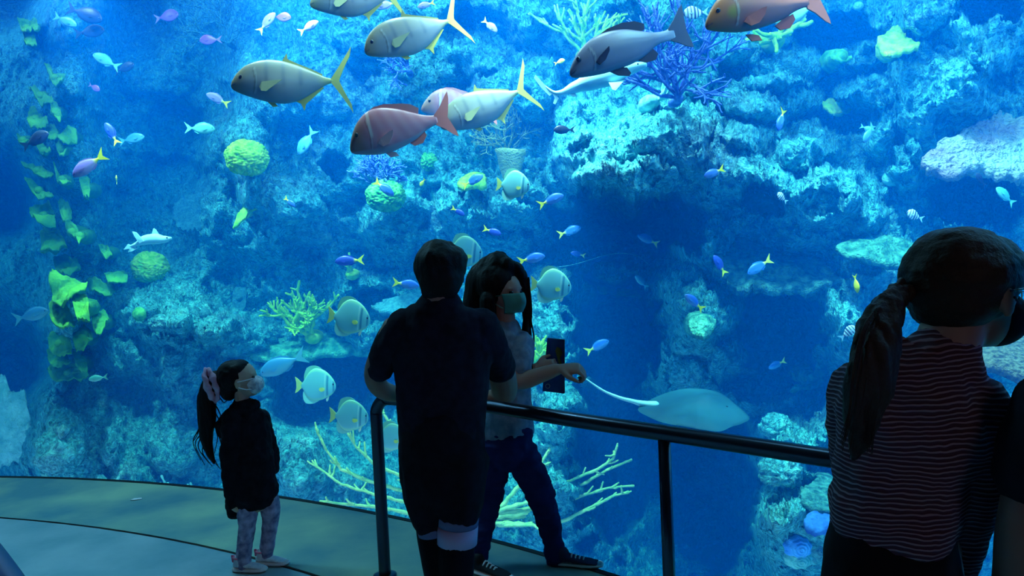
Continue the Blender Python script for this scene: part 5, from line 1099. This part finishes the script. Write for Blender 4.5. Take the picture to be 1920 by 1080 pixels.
# ---- little girl
def little_girl():
    g = Fig(3.90, 470, 1070, label='little girl with long ponytail, black coat and patterned leggings looking up at the tank')
    sk = skin_mat('skin_child', (0.60, 0.40, 0.30)); H = 0.215; hc = g.p(451, 711, 0.0); f = Vector((0.98, 0.15, 0.16))
    hp, M = head_pieces(hc, f, H, Vector((-0.16, 0, 1)))
    body = hp + [g.tube([(452, 735, 0, 13, 14), (455, 755, 0, 13, 14), (457, 772, 0, 22, 20)]), g.tube([(457, 768, 0, 24, 18), (462, 800, 0, 34, 26), (465, 850, 0, 32, 26), (470, 900, 0, 34, 28), (472, 940, 0, 34, 28)]),
        g.tube([(437, 782, -.08, 11, 11), (432, 830, -.10, 10, 10), (431, 870, -.10, 8.5, 9), (433, 910, -.09, 7, 7), (436, 936, -.08, 6, 6)]), g.tube([(488, 785, .09, 11, 11), (500, 830, .11, 10, 10), (508, 865, .10, 8, 8), (514, 885, .09, 6.5, 6.5)]),
        g.tube([(461, 925, -.03, 19, 20), (464, 960, -.03, 17, 19), (462, 995, -.03, 13, 15), (458, 1030, -.04, 12, 14), (459, 1062, -.04, 8.5, 10)]), g.tube([(497, 915, .04, 19, 20), (507, 950, .04, 17, 18), (505, 985, .04, 13, 14), (502, 1015, .03, 11.5, 13), (500, 1045, .03, 8, 10)])]
    body += hand(g.p(436, 936, -.08), (0.1, 0, -1), (0.3, 1, 0), 0.10, 0.5, thumb_side=1) + hand(g.p(510, 880, .09), (-0.5, 0, -1), (-0.3, -1, 0), 0.10, 0.9, thumb_side=1)
    fuse('body', body, 0.005, sk, g.e, 2); eyes(g, hc, M, H)
    fuse('hair', [g.el(437, 706, .0, 31, 31, 32, -0.1), g.el(444, 692, 0, 25, 27, 18, -0.1), g.tube([(428, 715, 0, 22, 26), (430, 738, .0, 16, 22)])], 0.005, M_hair, g.e, 3, (30, 0.003, (1, 1, 1)))
    fuse('ponytail', [g.tube([(412, 706, 0, 10, 10), (398, 712, 0, 15, 14), (388, 745, 0, 17, 15), (388, 785, .0, 16, 14), (386, 815, 0, 13, 11), (392, 845, 0, 8, 7), (402, 868, 0, 4, 4)])], 0.005, M_hair, g.e, 2, (40, 0.005, (1, 1, 0.12)))
    ps = []
    for (x0, y0, x1, y1, x2, y2) in ((380, 780, 370, 815, 362, 828), (380, 790, 362, 830, 376, 862), (382, 800, 372, 840, 392, 868), (390, 810, 385, 845, 414, 880), (392, 800, 398, 850, 410, 876), (400, 790, 408, 820, 402, 850), (404, 760, 414, 780, 420, 792), (402, 772, 412, 792, 408, 812), (408, 745, 420, 755, 428, 748), (404, 800, 416, 835, 420, 838), (384, 800, 366, 835, 384, 872), (386, 812, 380, 850, 398, 874)):
        ps.append([(x0, y0, 0), ((x0+x1)/2, (y0+y1)/2 - 2, -.01), (x1, y1, 0), (x2, y2, 0)])
    strands(g, 'loose_strands', ps, M_hair, 1.5)
    # scrunchie: a puffy ring round the ponytail
    V = []; n, k = 40, 14
    for i in range(n):
        a = 2*math.pi*i/n; rr = 7.0*(1 + 0.22*math.sin(a*9)); cx, cy = 396, 722; ex = math.cos(a)*9; ey = math.sin(a)*27
        c = Vector((cx + ex*0.9 + ey*0.30, cy + ey))
        for j in range(k):
            b = 2*math.pi*j/k; V.append(g.p(c.x + rr*math.cos(b)*math.cos(a), c.y + rr*math.cos(b)*math.sin(a), (-17*abs(math.cos(a)))*g.S + rr*g.S*math.sin(b)))
    F = [(i*k + j, i*k + (j+1) % k, ((i+1) % n)*k + (j+1) % k, ((i+1) % n)*k + j) for i in range(n) for j in range(k)]
    o = mesh_obj('scrunchie', V, F, cloth('mauve_scrunchie', (0.62, 0.36, 0.52), (0.75, 0.48, 0.62), bump=(120, 0.8, 0.004)), g.e); o['label'] = 'mauve scrunchie'
    mk = mat('white_mask_fabric', (0.92, 0.94, 0.95), 0.8, 0.2, noise=(40, 2), col2=(0.35, 0.42, 0.5), bump=(60, 0.6, 0.006))
    o = fuse('face_mask', [([M @ (Vector(v)) + M @ (Vector((0.285, 0, -0.20))*H) + hc for v in ball((0, 0, 0), (0.25*H, 0.27*H, 0.235*H), 12, 16)[0]], ball((0, 0, 0), (1, 1, 1), 12, 16)[1])], 0.004, mk, g.e, 2, (40, 0.003, (1, 1, 1)))
    for z0, z1 in ((-0.03, -0.02), (-0.28, -0.16)):
        for sg in (-1, 1):
            V, F = loft([(M @ (Vector((0.34, sg*0.20, z0))*H) + hc, 0.003, 0.003), (M @ (Vector((0.15, sg*0.30, z0*0.8 + z1*0.2))*H) + hc, 0.003, 0.003), (M @ (Vector((0.0, sg*0.375, z1))*H) + hc, 0.003, 0.003)], 6, True, 2); mesh_obj('ear_loop', V, F, M_white, o)
    ct = cloth('black_fleece', (0.009, 0.009, 0.013), (0.014, 0.014, 0.020), bump=(90, 0.6, 0.004))
    fuse('coat', [g.tube([(458, 765, 0, 26, 22), (458, 780, 0, 38, 29), (464, 810, 0, 40, 34), (467, 850, 0, 42, 36), (470, 890, 0, 44, 38), (473, 925, 0, 46, 40)], 24), g.tube([(448, 890, 0, 22, 32), (446, 930, 0, 19, 28), (443, 956, 0, 16, 24)]),
        g.tube([(436, 782, -.07, 17, 17), (432, 830, -.10, 17, 16), (431, 880, -.10, 14, 14), (435, 944, -.08, 10.5, 11)]), g.tube([(488, 782, .08, 16, 17), (501, 825, .11, 15, 15), (509, 860, .10, 13, 13), (513, 880, .09, 11, 11)]),
        g.el(424, 795, .02, 16, 22, 24, 0.3), g.tube([(478, 760, .0, 7, 12), (462, 775, -.06, 5, 7), (440, 768, -.03, 8, 12)])], 0.006, ct, g.e, 3, (22, 0.008, (1, 1, 0.8)))
    lg = cloth('mauve_leggings', (0.20, 0.18, 0.32), (0.58, 0.50, 0.68), nz=(24, 3))
    fuse('leggings', [g.tube([(461, 920, -.03, 21, 22), (464, 960, -.03, 19, 21), (462, 995, -.03, 15.5, 17), (458, 1030, -.04, 14.5, 16), (459, 1064, -.04, 12, 13)]), g.tube([(496, 912, .04, 20, 22), (507, 950, .04, 18.5, 20), (506, 985, .04, 15, 16), (502, 1015, .03, 13.5, 15), (500, 1042, .03, 12, 13)])], 0.005, lg, g.e, 3, (18, 0.005, (1, 1, 1)))
    wk = mat('white_knit', (0.92, 0.92, 0.94), 0.8, 0.2, noise=(26, 2), col2=(0.66, 0.70, 0.78)); pk = mat('pink_foam', (0.95, 0.22, 0.35), 0.6)
    for (x, y, dy, dx) in ((498, 1050, .03, 1.0), (456, 1068, -.04, 1.0)):
        q = g.p(x, y, dy); b = Vector((q.x - 0.045, q.y, 0)); s = shoe(g, b, (dx, -0.12), 0.17, 0.075, 0.06, wk, M_white)
        V, F = loft([(b + Vector((0.028 + 0.03*math.cos(a) , 0.028*math.sin(a), 0.075)), 0.005, 0.007) for a in [k*math.pi/8 for k in range(17)]], 8, False, 1); mesh_obj('pink_lining', V, F, pk, s)
        V, F = loft([(b + Vector((-0.004, 0, 0.05)), 0.008, 0.004), (b + Vector((-0.008, 0, 0.085)), 0.008, 0.004)], 8, True, 1); mesh_obj('heel_tab', V, F, pk, s)
little_girl()
# ---- woman with ponytail
def stripe_mat():
    m = bpy.data.materials.new('striped_knit'); m.use_nodes = True; nt = m.node_tree; N = nt.nodes; L = nt.links; b = N['Principled BSDF']
    b.inputs['Roughness'].default_value = 0.9; b.inputs['Specular IOR Level'].default_value = 0.1; tc = N.new('ShaderNodeTexCoord')
    n = N.new('ShaderNodeTexNoise'); n.inputs['Scale'].default_value = 7; n.inputs['Detail'].default_value = 3; L.new(tc.outputs['Object'], n.inputs['Vector'])
    mx = N.new('ShaderNodeMix'); mx.data_type = 'VECTOR'; mx.inputs[0].default_value = 0.04; L.new(tc.outputs['Object'], mx.inputs[4]); L.new(n.outputs['Color'], mx.inputs[5])
    w = N.new('ShaderNodeTexWave'); w.wave_type = 'BANDS'; w.bands_direction = 'Z'; w.inputs['Scale'].default_value = 36; w.inputs['Distortion'].default_value = 1.6; w.inputs['Detail'].default_value = 1
    L.new(mx.outputs[1], w.inputs['Vector']); r = N.new('ShaderNodeValToRGB'); r.color_ramp.elements[0].position = 0.62; r.color_ramp.elements[1].position = 0.85
    r.color_ramp.elements[0].color = (0.050, 0.026, 0.040, 1); r.color_ramp.elements[1].color = (0.20, 0.15, 0.19, 1); L.new(w.outputs['Fac'], r.inputs['Fac']); L.new(r.outputs['Color'], b.inputs['Base Color'])
    bp = N.new('ShaderNodeBump'); bp.inputs['Strength'].default_value = 0.5; bp.inputs['Distance'].default_value = 0.004; L.new(w.outputs['Fac'], bp.inputs['Height']); L.new(bp.outputs['Normal'], b.inputs['Normal'])
    return m
def woman():
    g = Fig(1.42, 1680, 1000, label='woman seen from behind with brown ponytail, striped knit top and black mask')
    sk = skin_mat('skin_warm', (0.26, 0.15, 0.115)); H = 0.235; hc = g.p(1818, 545, 0.0); f = Vector((0.93, 0.36, -0.05))
    hp, M = head_pieces(hc, f, H)
    body = hp + [g.tube([(1792, 600, 0, 54, 54), (1770, 660, 0, 56, 56), (1752, 710, 0, 84, 60)]), g.tube([(1728, 700, 0, 96, 58), (1722, 760, 0, 130, 80), (1700, 860, 0, 115, 82), (1680, 980, 0, 108, 85), (1680, 1080, 0, 120, 95), (1680, 1160, 0, 125, 100)]),
        g.tube([(1835, 755, -.02, 46, 48), (1838, 850, -.02, 40, 42), (1815, 960, -.01, 36, 38), (1790, 1060, .02, 32, 33), (1775, 1170, .08, 24, 24)]), g.tube([(1598, 730, .06, 40, 45), (1590, 820, .12, 34, 38), (1610, 940, .2, 32, 34), (1650, 980, .3, 28, 28), (1710, 980, .36, 22, 22)]),
        g.tube([(1630, 1130, 0, 78, 85), (1630, 1300, .02, 66, 74), (1635, 1500, .02, 48, 52), (1640, 1700, .0, 46, 52), (1640, 1900, -.02, 26, 30), (1640, 1985, -.02, 24, 28)]), g.tube([(1742, 1130, 0, 78, 85), (1745, 1300, .02, 66, 74), (1745, 1500, .02, 48, 52), (1745, 1700, .0, 46, 52), (1745, 1900, -.02, 26, 30), (1745, 1985, -.02, 24, 28)])]
    body += hand(g.p(1775, 1170, .08), (0, 0.3, -1), (-1, 0.1, 0), 0.17, 0.35, thumb_side=-1) + hand(g.p(1710, 980, .36), (1, 0.4, 0.0), (0, 0, -1), 0.17, 0.6, thumb_side=1)
    fuse('body', body, 0.006, sk, g.e); eyes(g, hc, M, H)
    hair = [g.el(1797, 520, .0, 105, 92, 97, 0.0), g.el(1850, 505, .02, 66, 72, 66), g.tube([(1736, 520, 0, 38, 60), (1748, 570, .0, 32, 60), (1768, 600, 0, 26, 50)]), g.el(1784, 566, 0, 76, 84, 54), g.el(1706, 545, .0, 16, 18, 16)]
    fuse('hair', hair, 0.005, M_hairb, g.e, 3, (26, 0.004, (0.5, 1, 1.3)))
    fuse('ponytail', [g.tube([(1704, 545, -.02, 14, 14), (1678, 560, -.05, 24, 22), (1652, 605, -.08, 34, 30), (1640, 660, -.11, 42, 32), (1628, 720, -.12, 42, 30), (1618, 775, -.12, 34, 24), (1612, 825, -.11, 20, 15), (1600, 860, -.10, 7, 6)], 24)], 0.005, M_hairb, g.e, 2, (55, 0.006, (1, 1, 0.10)))
    ps = []
    for k in range(34):
        o = RNG.uniform(-34, 34); q = RNG.uniform(0, 45); ps.append([(1690 + o*0.2, 548 + o*0.1, -.04), (1650 + o*0.8, 615 + o*0.3, -.115), (1632 + o, 700, -.145), (1618 + o*0.8, 770, -.145), (1606 + o*0.9, 815 + q, -.13)])
    strands(g, 'loose_strands', ps, M_hairb, 1.8)
    V, F = loft([(g.p(1690 + 4*math.cos(a) , 545 + 19*math.sin(a), 19*g.S*math.cos(a) - .02), 0.006, 0.006) for a in [k*math.pi/10 for k in range(21)]], 10, False, 1); mesh_obj('hair_tie', V, F, M_dark, g.e)
    mk = mat('black_mask_fabric', (0.008, 0.008, 0.014), 0.8, 0.2)
    b_ = ball((0, 0, 0), (0.23*H, 0.29*H, 0.25*H), 14, 18); o = fuse('face_mask', [([M @ Vector(v) + M @ (Vector((0.27, 0, -0.22))*H) + hc for v in b_[0]], b_[1])], 0.005, mk, g.e, 3)
    tx = bpy.data.curves.new('mask_lettering', 'FONT'); tx.body = 'T'; tx.size = 0.018; tx.extrude = 0.0006
    t = bpy.data.objects.new('lettering', tx); sc.collection.objects.link(t); dg = bpy.context.evaluated_depsgraph_get(); tm = bpy.data.meshes.new_from_object(t.evaluated_get(dg)); bpy.data.objects.remove(t)
    tm.materials.clear(); tm.materials.append(M_white); t = bpy.data.objects.new('lettering', tm); link(t, o)
    pos = M @ (Vector((0.40, -0.20, -0.09))*H) + hc
    t.location = g.p(1911, 559, -.075); t.rotation_euler = (math.radians(90), 0, math.radians(10))
    for sg in (-1, 1):
        V, F = loft([(M @ (Vector((0.20, sg*0.28, -0.10))*H) + hc, 0.0025, 0.0025), (M @ (Vector((0.0, sg*0.37, -0.04))*H) + hc, 0.0025, 0.0025)], 6, True, 1); mesh_obj('ear_loop', V, F, mk, o)
    G = mat('glasses_frame', (0.02, 0.02, 0.03), 0.2, 0.6); pcs = []
    for sg in (-1, 1):
        c = Vector((0.42, sg*0.15, 0.0)); pcs.append(loft([(M @ ((c + Vector((0.0, 0.12*math.cos(a), 0.085*math.sin(a))))*H) + hc, 0.0022, 0.0022) for a in [k*math.pi/10 for k in range(21)]], 8, False, 1))
        pcs.append(loft([(M @ (Vector((0.42, sg*0.27, 0.03))*H) + hc, 0.002, 0.002), (M @ (Vector((0.2, sg*0.345, 0.03))*H) + hc, 0.002, 0.002), (M @ (Vector((-0.03, sg*0.36, 0.01))*H) + hc, 0.002, 0.002)], 8, True, 2))
    pcs.append(loft([(M @ (Vector((0.43, -0.035, 0.01))*H) + hc, 0.002, 0.002), (M @ (Vector((0.43, 0.035, 0.01))*H) + hc, 0.002, 0.002)], 8, True, 1))
    V, F = join(pcs); mesh_obj('glasses', V, F, G, g.e)
    st = stripe_mat()
    fuse('knit_top', [g.tube([(1772, 648, 0, 62, 62), (1760, 680, 0, 84, 70), (1742, 704, 0, 118, 78), (1722, 750, 0, 150, 92), (1712, 810, 0, 150, 96), (1690, 870, 0, 124, 94), (1686, 925, 0, 118, 96), (1672, 970, 0, 120, 102), (1662, 990, 0, 120, 104)], 28),
        g.tube([(1838, 750, -.02, 54, 56), (1840, 850, -.02, 48, 50), (1815, 960, -.01, 46, 46), (1790, 1060, .02, 42, 42), (1778, 1140, .07, 34, 34)]), g.tube([(1604, 716, .05, 46, 52), (1592, 800, .10, 42, 46), (1608, 920, .19, 40, 42), (1648, 972, .29, 34, 34), (1690, 978, .34, 28, 28)])], 0.006, st, g.e, 3, (16, 0.006, (1, 1, 0.9)))
    fuse('trousers', [g.tube([(1686, 940, 0, 88, 70), (1676, 985, 0, 106, 84), (1668, 1040, 0, 118, 92), (1672, 1120, 0, 136, 108), (1680, 1180, 0, 142, 112)], 28), g.tube([(1622, 1150, 0, 84, 92), (1626, 1300, .02, 74, 82), (1635, 1500, .02, 58, 62), (1640, 1700, 0, 56, 60), (1640, 1920, -.02, 44, 48)]), g.tube([(1742, 1150, 0, 84, 92), (1745, 1300, .02, 74, 82), (1745, 1500, .02, 58, 62), (1745, 1700, 0, 56, 60), (1745, 1920, -.02, 44, 48)])], 0.008, cloth('black_trousers', (0.006, 0.006, 0.008)), g.e, 3, (8, 0.010, (1, 1, 0.6)))
    for x in (1640, 1745):
        q = g.p(x, 1950, -.02); shoe(g, Vector((q.x, q.y - 0.06, 0)), (0.1, 1), 0.25, 0.095, 0.07, mat('dark_canvas', (0.02, 0.02, 0.03), 0.8), M_white, M_white)
woman()
# ---- person at the right edge
def edge_person():
    g = Fig(1.25, 2080, 1000, label='person in a black short sleeved top, cut off by the right edge of the picture')
    sk = skin_mat('skin_brown', (0.18, 0.09, 0.07)); H = 0.235; hc = g.p(2090, 470, .02)
    hp, M = head_pieces(hc, (0.1, 1, 0), H)
    body = hp + [g.tube([(2090, 560, 0, 56, 56), (2090, 640, 0, 60, 60), (2090, 690, 0, 110, 80)]), g.tube([(2090, 680, 0, 120, 80), (2090, 760, 0, 150, 95), (2090, 900, 0, 130, 95), (2090, 1100, 0, 140, 105), (2090, 1200, 0, 140, 105)]),
        g.tube([(1965, 770, 0, 52, 55), (1945, 880, 0, 50, 54), (1925, 990, 0, 52, 50), (1905, 1100, .03, 42, 42), (1900, 1260, .10, 28, 28)]), g.tube([(2220, 770, 0, 52, 55), (2240, 880, 0, 50, 54), (2250, 1000, 0, 46, 48), (2250, 1110, .05, 40, 40), (2240, 1260, .15, 28, 28)]),
        g.tube([(2030, 1180, 0, 85, 95), (2030, 1400, 0, 72, 82), (2032, 1600, 0, 54, 58), (2032, 1850, 0, 50, 56), (2032, 2160, 0, 28, 32)]), g.tube([(2150, 1180, 0, 85, 95), (2150, 1400, 0, 72, 82), (2152, 1600, 0, 54, 58), (2152, 1850, 0, 50, 56), (2152, 2160, 0, 28, 32)])]
    body += hand(g.p(1900, 1260, .10), (0, 0.2, -1), (1, 0.1, 0), 0.18, 0.35, thumb_side=1) + hand(g.p(2240, 1260, .15), (0, 0.2, -1), (-1, 0.1, 0), 0.18, 0.35, thumb_side=-1)
    fuse('body', body, 0.008, sk, g.e); eyes(g, hc, M, H)
    fuse('hair', [g.el(2090, 450, -.01, 100, 105, 100), g.el(2090, 500, -.04, 88, 70, 80)], 0.008, M_hair, g.e)
    fuse('t_shirt', [g.tube([(2090, 655, 0, 70, 66), (2090, 690, 0, 130, 86), (2090, 740, 0, 168, 100), (2090, 820, 0, 162, 104), (2090, 950, 0, 146, 106), (2090, 1120, 0, 152, 114)], 28), g.tube([(1985, 745, 0, 66, 70), (1955, 820, 0, 62, 66), (1938, 900, 0, 62, 64)]), g.tube([(2200, 745, 0, 66, 70), (2232, 820, 0, 62, 66), (2250, 900, 0, 62, 64)])], 0.008, cloth('black_tee2', (0.008, 0.010, 0.016)), g.e, 3, (9, 0.010, (1, 1, 0.6)))
    fuse('trousers', [g.tube([(2090, 1080, 0, 146, 110), (2090, 1220, 0, 150, 112)], 28), g.tube([(2026, 1200, 0, 92, 100), (2030, 1400, 0, 80, 88), (2032, 1600, 0, 64, 68), (2032, 1850, 0, 62, 66), (2032, 2130, 0, 48, 52)]), g.tube([(2154, 1200, 0, 92, 100), (2150, 1400, 0, 80, 88), (2152, 1600, 0, 64, 68), (2152, 1850, 0, 62, 66), (2152, 2130, 0, 48, 52)])], 0.009, cloth('dark_trousers', (0.01, 0.012, 0.02)), g.e, 3)
    for x in (2032, 2152):
        q = g.p(x, 2170, 0); shoe(g, Vector((q.x, q.y - 0.06, 0)), (0, 1), 0.27, 0.10, 0.07, mat('dark_leather', (0.02, 0.02, 0.02), 0.5), M_dark)
edge_person()

# scrap of paper on the floor
q = on_floor(255, 937); V = [(-0.035, -0.012, 0.002), (0.0, -0.022, 0.004), (0.04, 0.004, 0.003), (0.03, 0.02, 0.006), (-0.02, 0.014, 0.005)]
V = V + [(x, y, z + 0.002) for x, y, z in V]
o = mesh_obj('paper_scrap', V, [(4, 3, 2, 1, 0), (5, 6, 7, 8, 9)] + [(i, (i+1) % 5, 5 + (i+1) % 5, 5 + i) for i in range(5)], M_white, smooth=False, loc=q); tag(o, 'small white paper scrap lying on the floor near the glass', 'scrap')
